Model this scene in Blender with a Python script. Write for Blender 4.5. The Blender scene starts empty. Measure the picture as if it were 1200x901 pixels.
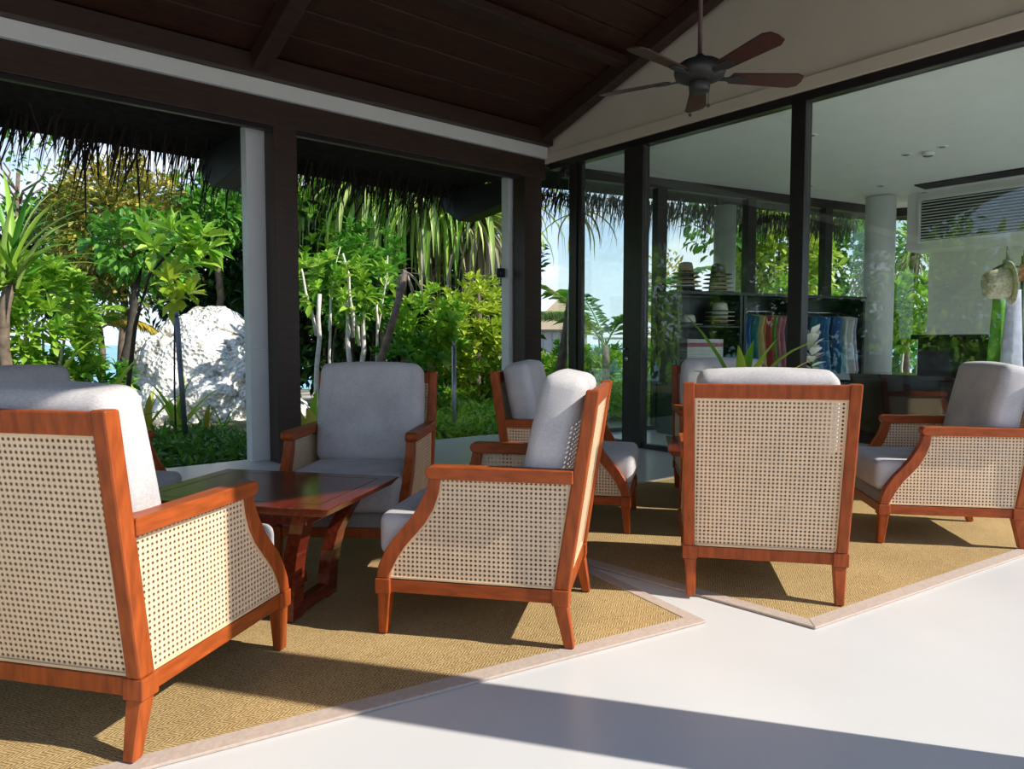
import bpy, bmesh, math, random
import numpy as np
from mathutils import Vector, Matrix, noise
random.seed(7); rng = np.random.default_rng(7)
S = bpy.context.scene
COL = S.collection
PI = math.pi
# ------------------------------------------------------------------ camera, sky, sun, exposure
FPX, HCAM = 840.0, 1.05
YAW = math.radians(40); PITCH = math.atan(47.5 / FPX)
cd = bpy.data.cameras.new('camera'); cd.sensor_width = 36; cd.lens = FPX / 1200 * 36
cd.clip_start = .05; cd.clip_end = 3000
cam = bpy.data.objects.new('camera', cd); COL.objects.link(cam)
cam.location = (0, 0, HCAM); cam.rotation_euler = (PI / 2 - PITCH, 0, -YAW)
S.camera = cam
S.view_settings.view_transform = 'Standard'; S.view_settings.look = 'None'
S.view_settings.gamma = 1; S.view_settings.use_curve_mapping = False
S.view_settings.exposure = 0.3
SUN_EL = math.radians(38); SUN_H = Vector((-.556, .831, 0)).normalized()     # where the light travels to
sd = bpy.data.lights.new('sun', 'SUN'); sd.energy = 5.3; sd.angle = math.radians(.6); sd.color = (1, .95, .86)
sun = bpy.data.objects.new('sun', sd); COL.objects.link(sun)
sun.rotation_euler = (SUN_H * math.cos(SUN_EL) + Vector((0, 0, -math.sin(SUN_EL)))).to_track_quat('-Z', 'Y').to_euler()

W = bpy.data.worlds.new('sky'); S.world = W; W.use_nodes = True
nt = W.node_tree; nt.nodes.clear()
def wn(t, **k):
    n = nt.nodes.new(t)
    for a, b in k.items(): setattr(n, a, b)
    return n
tc = wn('ShaderNodeTexCoord'); sp = wn('ShaderNodeSeparateXYZ'); nt.links.new(tc.outputs['Generated'], sp.inputs[0])
rp = wn('ShaderNodeValToRGB'); nt.links.new(sp.outputs['Z'], rp.inputs[0])
e = rp.color_ramp.elements; e[0].position = 0; e[0].color = (.72, .82, .95, 1); e[1].position = .75; e[1].color = (.10, .25, .62, 1)
x = e.new(.25); x.color = (.36, .56, .88, 1)
mp = wn('ShaderNodeMapping'); mp.inputs['Scale'].default_value = (2.6, 2.6, 6.5); nt.links.new(tc.outputs['Generated'], mp.inputs[0])
nz = wn('ShaderNodeTexNoise'); nz.inputs['Scale'].default_value = 1.6; nz.inputs['Detail'].default_value = 7; nz.inputs['Roughness'].default_value = .6
nt.links.new(mp.outputs[0], nz.inputs['Vector'])
cr = wn('ShaderNodeValToRGB'); cr.color_ramp.elements[0].position = .46; cr.color_ramp.elements[1].position = .66
nt.links.new(nz.outputs['Fac'], cr.inputs[0])
mx = wn('ShaderNodeMix', data_type='RGBA'); mx.inputs[7].default_value = (.95, .96, 1, 1)
nt.links.new(cr.outputs[0], mx.inputs[0]); nt.links.new(rp.outputs[0], mx.inputs[6])
bg = wn('ShaderNodeBackground'); bg.inputs['Strength'].default_value = 1.15; nt.links.new(mx.outputs[2], bg.inputs[0])
wo = wn('ShaderNodeOutputWorld'); nt.links.new(bg.outputs[0], wo.inputs[0])

# ------------------------------------------------------------------ pixel directions of the photograph (1200 x 901)
FW = Vector((math.sin(YAW), math.cos(YAW), 0)); RT = Vector((math.cos(YAW), -math.sin(YAW), 0))
def at(px, Z, z=0.0):
    p = FW * Z + RT * ((px - 600) / FPX * Z); return Vector((p.x, p.y, z))
def zy(y, Z): return HCAM + (403 - y) / FPX * Z
def hit_line(px, A, B):
    d = FW + RT * ((px - 600) / FPX); A = Vector(A[:2]); B = Vector(B[:2]); e_ = B - A
    den = d.x * e_.y - d.y * e_.x; t = (A.x * e_.y - A.y * e_.x) / den
    return Vector((d.x * t, d.y * t))

# ------------------------------------------------------------------ materials
MATS = {}
def newmat(name):
    m = bpy.data.materials.new(name); m.use_nodes = True; MATS[name] = m
    n = m.node_tree.nodes; b = n['Principled BSDF']; return m, m.node_tree, b
def N(t, typ, **k):
    n = t.nodes.new(typ)
    for a, b in k.items(): setattr(n, a, b)
    return n
def plain(name, col, rough=.5, metal=0, var=.12, scale=8, stretch=None, bump=0, spec=.5, coord='Object', detail=4):
    m, t, b = newmat(name); b.inputs['Roughness'].default_value = rough; b.inputs['Metallic'].default_value = metal
    b.inputs['Specular IOR Level'].default_value = spec
    c = N(t, 'ShaderNodeTexCoord'); mp = N(t, 'ShaderNodeMapping')
    t.links.new(c.outputs[coord], mp.inputs[0])
    if stretch: mp.inputs['Scale'].default_value = stretch
    nz = N(t, 'ShaderNodeTexNoise'); nz.inputs['Scale'].default_value = scale; nz.inputs['Detail'].default_value = detail
    t.links.new(mp.outputs[0], nz.inputs['Vector'])
    r = N(t, 'ShaderNodeValToRGB'); r.color_ramp.elements[0].position = .3; r.color_ramp.elements[1].position = .7
    r.color_ramp.elements[0].color = (*[v * (1 - var) for v in col], 1); r.color_ramp.elements[1].color = (*[min(1, v * (1 + var)) for v in col], 1)
    t.links.new(nz.outputs['Fac'], r.inputs[0]); t.links.new(r.outputs[0], b.inputs['Base Color'])
    if bump:
        bp = N(t, 'ShaderNodeBump'); bp.inputs['Strength'].default_value = bump; bp.inputs['Distance'].default_value = .01
        t.links.new(nz.outputs['Fac'], bp.inputs['Height']); t.links.new(bp.outputs[0], b.inputs['Normal'])
    return m
plain('floor', (.615, .605, .59), .28, var=.045, scale=1.3, detail=8, spec=.4)
plain('gable_paint', (.62, .525, .41), .7, var=.03, scale=3)
plain('white_wall', (.74, .73, .69), .7, var=.03, scale=3)
plain('white_paint', (.78, .79, .78), .5, var=.03, scale=4)
plain('dark_frame', (.017, .012, .012), .35, var=.2)
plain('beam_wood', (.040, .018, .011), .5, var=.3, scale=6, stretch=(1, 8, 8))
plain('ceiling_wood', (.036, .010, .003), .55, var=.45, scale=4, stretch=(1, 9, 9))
plain('chair_wood', (.32, .066, .013), .4, var=.28, scale=9, stretch=(6, 6, 1.2), spec=.25)
plain('chair_wood_x', (.32, .066, .013), .4, var=.28, scale=9, stretch=(1.2, 6, 6), spec=.25)
plain('table_wood', (.13, .020, .009), .16, var=.4, scale=6, stretch=(1.2, 9, 9), spec=.6)
plain('fan_metal', (.028, .026, .025), .5, var=.15)
plain('fan_blade', (.055, .014, .009), .45, var=.25, scale=6, stretch=(1, 9, 9))
plain('rod', (.085, .03, .03), .45)
plain('rug_border', (.44, .35, .29), .85, var=.08, scale=60, bump=.2)
plain('black_gloss', (.006, .006, .007), .08, var=.2)
plain('thatch', (.030, .022, .016), .9, var=.5, scale=30)
plain('thatch_dark', (.020, .014, .012), .95, var=.5, scale=12, bump=.5)
plain('bark_white', (.66, .62, .55), .8, var=.25, scale=12, bump=.4)
plain('bark', (.16, .115, .08), .85, var=.4, scale=10, bump=.5)
plain('bark_dark', (.05, .04, .03), .85, var=.4, scale=10, bump=.5)
plain('pole_metal', (.13, .15, .17), .4, metal=.3)
plain('steel', (.35, .37, .38), .35, metal=.6)
plain('chrome', (.6, .6, .6), .2, metal=1)
plain('sea', (.05, .36, .42), .25, var=.3, scale=.02)
plain('hut_wall', (.42, .44, .46), .8)
plain('buggy_white', (.82, .83, .84), .3)
plain('shade_black', (.01, .01, .012), .6)
plain('straw_light', (.62, .55, .42), .8, var=.3, scale=60, bump=.4)
plain('straw', (.36, .29, .18), .85, var=.35, scale=70, bump=.4)
plain('straw_dark', (.10, .085, .07), .85, var=.35, scale=70, bump=.4)
plain('hat_white', (.75, .74, .70), .8, var=.08, scale=70, bump=.4)
plain('rack_green', (.012, .022, .02), .3, var=.3)
plain('cloth_white', (.8, .8, .8), .85, var=.06, scale=20)
plain('petal', (.85, .84, .78), .6)
plain('pot', (.30, .29, .27), .6)
plain('speckle', (.2, .2, .2), .6)
for nm, c in dict(blue=(.05, .16, .42), sky=(.10, .32, .55), teal=(.03, .22, .22), red=(.42, .07, .07), pink=(.55, .20, .25), orange=(.55, .22, .08), yellow=(.6, .5, .2), lavender=(.52, .50, .68), green=(.12, .36, .05), khaki=(.34, .34, .26), navy=(.02, .04, .12), white=(.75, .76, .78), skin=(.30, .13, .06)).items():
    plain('cloth_' + nm, c, .85, var=.15, scale=14) if nm != 'white' else None
def ground_mat():
    m, t, b = newmat('ground'); b.inputs['Roughness'].default_value = .95
    c = N(t, 'ShaderNodeTexCoord'); a = N(t, 'ShaderNodeTexNoise'); a.inputs['Scale'].default_value = .35; a.inputs['Detail'].default_value = 6
    t.links.new(c.outputs['Object'], a.inputs['Vector'])
    r = N(t, 'ShaderNodeValToRGB'); e = r.color_ramp.elements
    e[0].position = .42; e[0].color = (.05, .075, .018, 1); e[1].position = .6; e[1].color = (.50, .44, .34, 1); x = e.new(.5); x.color = (.13, .11, .05, 1)
    t.links.new(a.outputs['Fac'], r.inputs[0]); t.links.new(r.outputs[0], b.inputs['Base Color'])
ground_mat()
def rock_mat():
    m, t, b = newmat('coral_rock'); b.inputs['Roughness'].default_value = .9
    c = N(t, 'ShaderNodeTexCoord')
    a = N(t, 'ShaderNodeTexNoise'); a.inputs['Scale'].default_value = 3.2; a.inputs['Detail'].default_value = 9; a.inputs['Roughness'].default_value = .68
    v = N(t, 'ShaderNodeTexVoronoi'); v.inputs['Scale'].default_value = 16
    for q in (a, v): t.links.new(c.outputs['Object'], q.inputs['Vector'])
    r = N(t, 'ShaderNodeValToRGB'); e = r.color_ramp.elements
    e[0].position = .37; e[0].color = (.24, .21, .16, 1); e[1].position = .47; e[1].color = (.86, .84, .79, 1)
    t.links.new(a.outputs['Fac'], r.inputs[0]); t.links.new(r.outputs[0], b.inputs['Base Color'])
    ad = N(t, 'ShaderNodeMath', operation='ADD'); t.links.new(a.outputs['Fac'], ad.inputs[0]); t.links.new(v.outputs['Distance'], ad.inputs[1])
    bp = N(t, 'ShaderNodeBump'); bp.inputs['Strength'].default_value = .9; bp.inputs['Distance'].default_value = .06
    t.links.new(ad.outputs[0], bp.inputs['Height']); t.links.new(bp.outputs[0], b.inputs['Normal'])
rock_mat()
def fabric(name, col):
    m, t, b = newmat(name); b.inputs['Roughness'].default_value = .95; b.inputs['Specular IOR Level'].default_value = .15
    b.inputs['Sheen Weight'].default_value = .15
    c = N(t, 'ShaderNodeTexCoord'); a = N(t, 'ShaderNodeTexNoise'); a.inputs['Scale'].default_value = 260; a.inputs['Detail'].default_value = 2
    mpn = N(t, 'ShaderNodeMapping'); mpn.inputs['Scale'].default_value = (1, .35, 1); t.links.new(c.outputs['Object'], mpn.inputs[0]); t.links.new(mpn.outputs[0], a.inputs['Vector'])
    l = N(t, 'ShaderNodeTexNoise'); l.inputs['Scale'].default_value = 7; t.links.new(c.outputs['Object'], l.inputs['Vector'])
    ad = N(t, 'ShaderNodeMath', operation='ADD'); t.links.new(a.outputs['Fac'], ad.inputs[0]); t.links.new(l.outputs['Fac'], ad.inputs[1])
    r = N(t, 'ShaderNodeValToRGB'); e = r.color_ramp.elements
    e[0].position = .7 / 2; e[1].position = 1.3 / 2; e[0].color = (*[q * .8 for q in col], 1); e[1].color = (*[min(1, q * 1.15) for q in col], 1)
    h = N(t, 'ShaderNodeMath', operation='MULTIPLY'); h.inputs[1].default_value = .5; t.links.new(ad.outputs[0], h.inputs[0])
    t.links.new(h.outputs[0], r.inputs[0]); t.links.new(r.outputs[0], b.inputs['Base Color'])
    bp = N(t, 'ShaderNodeBump'); bp.inputs['Strength'].default_value = .15; bp.inputs['Distance'].default_value = .002
    t.links.new(a.outputs['Fac'], bp.inputs['Height']); t.links.new(bp.outputs[0], b.inputs['Normal'])
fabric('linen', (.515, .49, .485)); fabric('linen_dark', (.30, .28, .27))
def cane_mat():
    m, t, b = newmat('cane'); b.inputs['Roughness'].default_value = .55
    c = N(t, 'ShaderNodeTexCoord'); s = N(t, 'ShaderNodeSeparateXYZ'); t.links.new(c.outputs['UV'], s.inputs[0])
    def M(op, a, b_=None):
        n = N(t, 'ShaderNodeMath', operation=op)
        for i, v in enumerate((a, b_)):
            if v is None: continue
            if isinstance(v, (int, float)): n.inputs[i].default_value = v
            else: t.links.new(v, n.inputs[i])
        return n.outputs[0]
    u = M('DIVIDE', s.outputs['X'], .0163); v = M('DIVIDE', s.outputs['Y'], .0163)
    fx = M('SUBTRACT', M('FRACT', u), .5); fy = M('SUBTRACT', M('FRACT', v), .5)
    d = M('SQRT', M('ADD', M('MULTIPLY', fx, fx), M('MULTIPLY', fy, fy)))
    hole = M('LESS_THAN', d, .225)
    r = N(t, 'ShaderNodeValToRGB'); e = r.color_ramp.elements; e[0].position = .2; e[0].color = (.55, .33, .15, 1); e[1].position = .42; e[1].color = (.88, .65, .43, 1)
    t.links.new(d, r.inputs[0])
    nz = N(t, 'ShaderNodeTexNoise'); nz.inputs['Scale'].default_value = 9; t.links.new(c.outputs['UV'], nz.inputs['Vector'])
    mxx = N(t, 'ShaderNodeMix', data_type='RGBA', blend_type='MULTIPLY'); mxx.inputs[0].default_value = .25
    t.links.new(r.outputs[0], mxx.inputs[6]); t.links.new(nz.outputs['Fac'], mxx.inputs[7]); t.links.new(mxx.outputs[2], b.inputs['Base Color'])
    t.links.new(M('SUBTRACT', 1.0, hole), b.inputs['Alpha'])
    bp = N(t, 'ShaderNodeBump'); bp.inputs['Strength'].default_value = .25; bp.inputs['Distance'].default_value = .002
    t.links.new(d, bp.inputs['Height']); t.links.new(bp.outputs[0], b.inputs['Normal'])
cane_mat()
plain('cane_bead', (.68, .50, .30), .5)
def sisal(name, ang):
    m, t, b = newmat(name); b.inputs['Roughness'].default_value = .95; b.inputs['Specular IOR Level'].default_value = .1
    c = N(t, 'ShaderNodeTexCoord'); mp = N(t, 'ShaderNodeMapping'); mp.inputs['Rotation'].default_value = (0, 0, -ang)
    t.links.new(c.outputs['Object'], mp.inputs[0]); s = N(t, 'ShaderNodeSeparateXYZ'); t.links.new(mp.outputs[0], s.inputs[0])
    def M(op, a, b_=None):
        n = N(t, 'ShaderNodeMath', operation=op)
        for i, v in enumerate((a, b_)):
            if v is None: continue
            if isinstance(v, (int, float)): n.inputs[i].default_value = v
            else: t.links.new(v, n.inputs[i])
        return n.outputs[0]
    zig = M('PINGPONG', s.outputs['X'], .028)
    k = M('SINE', M('MULTIPLY', M('ADD', s.outputs['Y'], zig), 2 * PI / .0125))
    nz = N(t, 'ShaderNodeTexNoise'); nz.inputs['Scale'].default_value = 140; t.links.new(c.outputs['Object'], nz.inputs['Vector'])
    n2 = N(t, 'ShaderNodeTexNoise'); n2.inputs['Scale'].default_value = 2.5; t.links.new(c.outputs['Object'], n2.inputs['Vector'])
    f = M('ADD', M('ADD', M('MULTIPLY', k, .22), M('MULTIPLY', nz.outputs['Fac'], .8)), M('MULTIPLY', n2.outputs['Fac'], .3))
    r = N(t, 'ShaderNodeValToRGB'); e = r.color_ramp.elements; e[0].position = .25; e[0].color = (.20, .12, .045, 1); e[1].position = .85; e[1].color = (.55, .40, .19, 1)
    t.links.new(f, r.inputs[0]); t.links.new(r.outputs[0], b.inputs['Base Color'])
    bp = N(t, 'ShaderNodeBump'); bp.inputs['Strength'].default_value = .5; bp.inputs['Distance'].default_value = .003
    t.links.new(f, bp.inputs['Height']); t.links.new(bp.outputs[0], b.inputs['Normal'])
def glass_mat(name, tint, refl):
    m = bpy.data.materials.new(name); m.use_nodes = True; MATS[name] = m; t = m.node_tree; t.nodes.clear()
    tr = N(t, 'ShaderNodeBsdfTransparent'); tr.inputs[0].default_value = (*tint, 1)
    gl = N(t, 'ShaderNodeBsdfGlossy'); gl.inputs['Roughness'].default_value = 0.0; gl.inputs[0].default_value = (.95, 1, .98, 1)
    ge = N(t, 'ShaderNodeNewGeometry'); dt = N(t, 'ShaderNodeVectorMath', operation='DOT_PRODUCT'); t.links.new(ge.outputs['Normal'], dt.inputs[0]); t.links.new(ge.outputs['Incoming'], dt.inputs[1])
    ab = N(t, 'ShaderNodeMath', operation='ABSOLUTE'); t.links.new(dt.outputs['Value'], ab.inputs[0])
    om = N(t, 'ShaderNodeMath', operation='SUBTRACT'); om.inputs[0].default_value = 1; t.links.new(ab.outputs[0], om.inputs[1])
    pw = N(t, 'ShaderNodeMath', operation='POWER'); t.links.new(om.outputs[0], pw.inputs[0]); pw.inputs[1].default_value = 5
    mu = N(t, 'ShaderNodeMath', operation='MULTIPLY_ADD'); t.links.new(pw.outputs[0], mu.inputs[0]); mu.inputs[1].default_value = .96 * refl; mu.inputs[2].default_value = .042 * refl
    mxs = N(t, 'ShaderNodeMixShader'); t.links.new(mu.outputs[0], mxs.inputs[0]); t.links.new(tr.outputs[0], mxs.inputs[1]); t.links.new(gl.outputs[0], mxs.inputs[2])
    o = N(t, 'ShaderNodeOutputMaterial'); t.links.new(mxs.outputs[0], o.inputs[0])
glass_mat('glass', (.945, .975, .95), 1.0)
def leaf_mat(name, c1, c2, trans=.35, rough=.4):
    m = bpy.data.materials.new(name); m.use_nodes = True; MATS[name] = m; t = m.node_tree; b = t.nodes['Principled BSDF']
    g = N(t, 'ShaderNodeNewGeometry'); oi = N(t, 'ShaderNodeObjectInfo')
    ad = N(t, 'ShaderNodeMath', operation='ADD'); fr = N(t, 'ShaderNodeMath', operation='FRACT')
    t.links.new(g.outputs['Random Per Island'], ad.inputs[0]); t.links.new(oi.outputs['Random'], ad.inputs[1]); t.links.new(ad.outputs[0], fr.inputs[0])
    r = N(t, 'ShaderNodeValToRGB'); r.color_ramp.elements[0].color = (*c1, 1); r.color_ramp.elements[1].color = (*c2, 1); t.links.new(fr.outputs[0], r.inputs[0])
    t.links.new(r.outputs[0], b.inputs['Base Color']); b.inputs['Roughness'].default_value = rough; b.inputs['Specular IOR Level'].default_value = .4
    tl = N(t, 'ShaderNodeBsdfTranslucent'); t.links.new(r.outputs[0], tl.inputs[0])
    mxs = N(t, 'ShaderNodeMixShader'); mxs.inputs[0].default_value = trans
    t.links.new(b.outputs[0], mxs.inputs[1]); t.links.new(tl.outputs[0], mxs.inputs[2])
    t.links.new(mxs.outputs[0], t.nodes['Material Output'].inputs[0])
leaf_mat('leaf_bright', (0.130, 0.364, 0.026), (0.468, 0.676, 0.078))
leaf_mat('leaf_green', (0.046, 0.195, 0.019), (0.182, 0.429, 0.046))
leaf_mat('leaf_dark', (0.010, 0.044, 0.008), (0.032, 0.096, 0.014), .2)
leaf_mat('leaf_olive', (0.208, 0.182, 0.026), (0.572, 0.468, 0.065), .3)
leaf_mat('leaf_vine', (0.130, 0.156, 0.026), (0.494, 0.429, 0.104), .3)
leaf_mat('leaf_lime', (0.286, 0.468, 0.026), (0.650, 0.715, 0.104))
leaf_mat('leaf_pandan', (0.13, 0.30, 0.035), (0.60, 0.70, 0.20), .3, .35)
leaf_mat('leaf_dry', (.22, .18, .13), (.55, .48, .38), .2, .7)
leaf_mat('leaf_gold', (0.390, 0.338, 0.039), (0.754, 0.598, 0.104))
leaf_mat('leaf_cover', (0.039, 0.143, 0.016), (0.169, 0.364, 0.039), .25)

# ------------------------------------------------------------------ mesh helpers
def link(o, parent=None):
    COL.objects.link(o)
    if parent is not None: o.parent = parent
    return o
def mk(name, V, F, mat, parent=None, smooth=False, uv=None):
    me = bpy.data.meshes.new(name); me.from_pydata([tuple(v) for v in V], [], F); me.update()
    me.materials.append(MATS[mat])
    if smooth: me.shade_smooth()
    if uv is not None:
        l = me.uv_layers.new(name='UVMap')
        for lp in me.loops: l.data[lp.index].uv = uv(me.vertices[lp.vertex_index].co)
    return link(bpy.data.objects.new(name, me), parent)
def tag(o, label=None, cat=None, group=None, kind=None):
    if label: o['label'] = label
    if cat: o['category'] = cat
    if group: o['group'] = group
    if kind: o['kind'] = kind
    return o
def empty(name, loc, rz=0):
    o = bpy.data.objects.new(name, None); o.empty_display_size = .1; o.location = loc; o.rotation_euler = (0, 0, rz); return link(o)
def children(o): return CH.get(o.name, [])
def copy_tree(o, parent=None):
    c = o.copy(); COL.objects.link(c)
    if parent is not None:
        mi = o.matrix_parent_inverse.copy(); c.parent = parent; c.matrix_parent_inverse = mi
    for ch in list(o.children): copy_tree(ch, c)
    return c
def bev(bm, w, seg=2):
    if w > 0: bmesh.ops.bevel(bm, geom=list(bm.edges), offset=w, segments=seg, affect='EDGES', profile=.5, clamp_overlap=True)
def from_bm(name, bm, mat, parent=None, smooth=False):
    bmesh.ops.recalc_face_normals(bm, faces=bm.faces)
    me = bpy.data.meshes.new(name); bm.to_mesh(me); bm.free(); me.materials.append(MATS[mat])
    if smooth: me.shade_smooth()
    return link(bpy.data.objects.new(name, me), parent)
def box(name, lo, hi, mat, parent=None, b=0, seg=2, M=None, smooth=False):
    bm = bmesh.new(); bmesh.ops.create_cube(bm, size=1)
    lo, hi = Vector(lo), Vector(hi); c = (lo + hi) / 2; s = hi - lo
    for v in bm.verts: v.co = Vector((v.co.x * s.x, v.co.y * s.y, v.co.z * s.z)) + c
    bev(bm, b, seg)
    if M is not None: bm.transform(M)
    return from_bm(name, bm, mat, parent, smooth)
def hexa(name, P8, mat, parent=None, b=0, seg=1):
    """8 corners: bottom ring (4), top ring (4)"""
    bm = bmesh.new(); v = [bm.verts.new(p) for p in P8]
    for f in ((0, 3, 2, 1), (4, 5, 6, 7), (0, 1, 5, 4), (1, 2, 6, 5), (2, 3, 7, 6), (3, 0, 4, 7)): bm.faces.new([v[i] for i in f])
    bev(bm, b, seg); return from_bm(name, bm, mat, parent)
def taper(name, c0, s0, c1, s1, mat, parent=None, b=0):
    P = []
    for c, s in ((c0, s0), (c1, s1)):
        for a, d in ((-1, -1), (1, -1), (1, 1), (-1, 1)): P.append((c[0] + a * s[0] / 2, c[1] + d * s[1] / 2, c[2]))
    return hexa(name, P, mat, parent, b)
def prism(name, poly, lo, hi, axis, mat, parent=None, b=0, uv=None, smooth=False):
    """poly of 2D points extruded along axis ('x','y','z') from lo to hi"""
    n = len(poly)
    def p3(p, t): return {'x': (t, p[0], p[1]), 'y': (p[0], t, p[1]), 'z': (p[0], p[1], t)}[axis]
    if b:
        bm = bmesh.new(); a = [bm.verts.new(p3(p, lo)) for p in poly]; c = [bm.verts.new(p3(p, hi)) for p in poly]
        bm.faces.new(a); bm.faces.new(c[::-1])
        for i in range(n): bm.faces.new((a[i], a[(i + 1) % n], c[(i + 1) % n], c[i]))
        bev(bm, b, 1); return from_bm(name, bm, mat, parent, smooth)
    V = [p3(p, lo) for p in poly] + [p3(p, hi) for p in poly]
    F = [list(range(n))[::-1], list(range(n, 2 * n))] + [[i, (i + 1) % n, n + (i + 1) % n, n + i] for i in range(n)]
    return mk(name, V, F, mat, parent, smooth, uv)
def tube(name, pts, rad, mat, parent=None, n=8, smooth=True, cap=True):
    V, F = [], []; pts = [Vector(p) for p in pts]
    rad = rad if hasattr(rad, '__len__') else [rad] * len(pts)
    for i, p in enumerate(pts):
        d = (pts[min(i + 1, len(pts) - 1)] - pts[max(i - 1, 0)]).normalized()
        a = d.cross(Vector((0, 0, 1)) if abs(d.z) < .95 else Vector((1, 0, 0))).normalized(); c = d.cross(a)
        for k in range(n):
            t = 2 * PI * k / n; V.append(p + (a * math.cos(t) + c * math.sin(t)) * rad[i])
    for i in range(len(pts) - 1):
        for k in range(n): F.append((i * n + k, i * n + (k + 1) % n, (i + 1) * n + (k + 1) % n, (i + 1) * n + k))
    if cap: F.append(list(range(n))[::-1]); F.append([(len(pts) - 1) * n + k for k in range(n)])
    return mk(name, V, F, mat, parent, smooth)
def lathe(name, prof, mat, parent=None, n=24, c=(0, 0, 0), smooth=True):
    V, F = [], []
    for r, z in prof:
        for k in range(n): t = 2 * PI * k / n; V.append((c[0] + r * math.cos(t), c[1] + r * math.sin(t), c[2] + z))
    for i in range(len(prof) - 1):
        for k in range(n): F.append((i * n + k, i * n + (k + 1) % n, (i + 1) * n + (k + 1) % n, (i + 1) * n + k))
    F.append(list(range(n))[::-1]); F.append([(len(prof) - 1) * n + k for k in range(n)])
    return mk(name, V, F, mat, parent, smooth)
def np_mesh(name, V, F, mat, parent=None, smooth=False):
    V = np.asarray(V, np.float32).reshape(-1, 3); F = np.asarray(F, np.int32).reshape(-1, 3)
    me = bpy.data.meshes.new(name); me.vertices.add(len(V)); me.vertices.foreach_set('co', V.ravel())
    me.loops.add(F.size); me.loops.foreach_set('vertex_index', F.ravel())
    me.polygons.add(len(F)); me.polygons.foreach_set('loop_start', np.arange(0, F.size, 3, dtype=np.int32))
    me.polygons.foreach_set('loop_total', np.full(len(F), 3, np.int32))
    me.update(calc_edges=True); me.validate(); me.materials.append(MATS[mat])
    if smooth: me.shade_smooth()
    return link(bpy.data.objects.new(name, me), parent)
def cushion(name, lo, hi, mat, parent, r=.035, puff=.012, M=None):
    bm = bmesh.new(); bmesh.ops.create_cube(bm, size=1)
    lo, hi = Vector(lo), Vector(hi); c = (lo + hi) / 2; s = hi - lo
    for v in bm.verts: v.co = Vector((v.co.x * s.x, v.co.y * s.y, v.co.z * s.z))
    bmesh.ops.bevel(bm, geom=list(bm.edges), offset=r, segments=4, affect='EDGES', profile=.5)
    bmesh.ops.subdivide_edges(bm, edges=[e_ for e_ in bm.edges if e_.calc_length() > .1], cuts=5, use_grid_fill=True)
    h = s / 2
    for v in bm.verts:
        q = [v.co[i] / h[i] for i in range(3)]
        for i in range(3):
            if abs(q[i]) > .55:
                j, k = [w for w in range(3) if w != i]
                f = max(0, 1 - q[j] ** 2) * max(0, 1 - q[k] ** 2)
                v.co[i] += math.copysign(puff * f, q[i])
        v.co += c
    if M is not None: bm.transform(M)
    return from_bm(name, bm, mat, parent, True)

# ------------------------------------------------------------------ setting: floors and ground
XG, YW = 5.64, 6.1                                   # glass wall plane, garden wall plane
fl = prism('floor', [(-14, -16), (14, -16), (14, 3.9), (11.6, 4.75), (9, 5.5), (6.6, 6.05), (5.9, 6.42), (4.2, 6.56), (2.2, 6.5), (0, 6.44), (-14, 6.2)], -.18, 0, 'z', 'floor')  # extended far out of view so the sunlit part bounces light inside
tag(fl, 'pale polished cement floor running out to the garden edge', kind='structure')
gV, gF = [], []
nx = 80
for j in range(nx):
    for i in range(nx):
        ti, tj = 2 * i / (nx - 1) - 1, 2 * j / (nx - 1) - 1; u = 10 + 55 * ti + 500 * ti ** 7; v = 8 + 55 * tj + 500 * tj ** 7
        r_ = max(0, math.hypot(max(0, u - 14) + min(0, u + 8), max(0, v - 12)))
        z = -.2 - .045 * r_ + .05 * noise.noise((u * .3, v * .3, 0)) if v > 6 or u > 13 else -.25
        gV.append((u, v, z))
for j in range(nx - 1):
    for i in range(nx - 1): a = j * nx + i; gF.append((a, a + 1, a + nx + 1, a + nx))
tag(mk('ground', gV, gF, 'ground', smooth=True), 'sandy garden ground with leaf litter', kind='structure')
tag(mk('sea', [(-900, 26, -1.2), (1500, 26, -1.2), (1500, 1500, -1.2), (-900, 1500, -1.2)], [(0, 1, 2, 3)], 'sea'), 'turquoise sea beyond the trees', kind='structure')

# ------------------------------------------------------------------ garden side wall (Y = 6.1)
def wood_post(x0, x1, y0, y1, h, label, m='beam_wood'):
    tag(box('wooden_post', (x0, y0, 0), (x1, y1, h), m, b=.006), label, 'post')
wood_post(2.45, 2.66, 6.1, 6.31, 2.92, 'dark wooden door post before the white pillar by the boulder')
wood_post(5.31, 5.56, 6.1, 6.31, 2.92, 'dark wooden corner post beside the glass shop front')
wood_post(-.62, -.41, 6.1, 6.31, 2.92, 'dark wooden door post past the rattan chairs, far from the shop')
def pillar(x0, x1, y0, y1, h, label):
    o = empty('white_pillar', ((x0 + x1) / 2, (y0 + y1) / 2, 0)); c = o.location
    box('shaft_lower', (x0 - c.x, y0 - c.y, 0), (x1 - c.x, y1 - c.y, 1.0), 'white_paint', o, b=.005)
    box('shaft_upper', (x0 - c.x, y0 - c.y, 1.003), (x1 - c.x, y1 - c.y, h), 'white_paint', o, b=.005)
    tag(o, label, 'pillar')
pillar(2.30, 2.62, 6.34, 6.47, 2.95, 'square white pillar in front of the white boulder')
pillar(5.27, 5.58, 6.34, 6.47, 2.95, 'square white pillar at the corner by the glass shop')
pillar(-.78, -.46, 6.34, 6.46, 2.95, 'square white pillar far from the glass shop')
tag(box('trim_1', (-5, 6.1, 2.915), (5.62, 6.3, 3.14), 'beam_wood', b=.006), 'dark wooden header beam over the garden openings', kind='structure')
tag(box('trim_2', (-5, 6.11, 2.87), (5.3, 6.16, 2.915), 'dark_frame', b=.004), 'black door track under the header beam', kind='structure')
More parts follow.
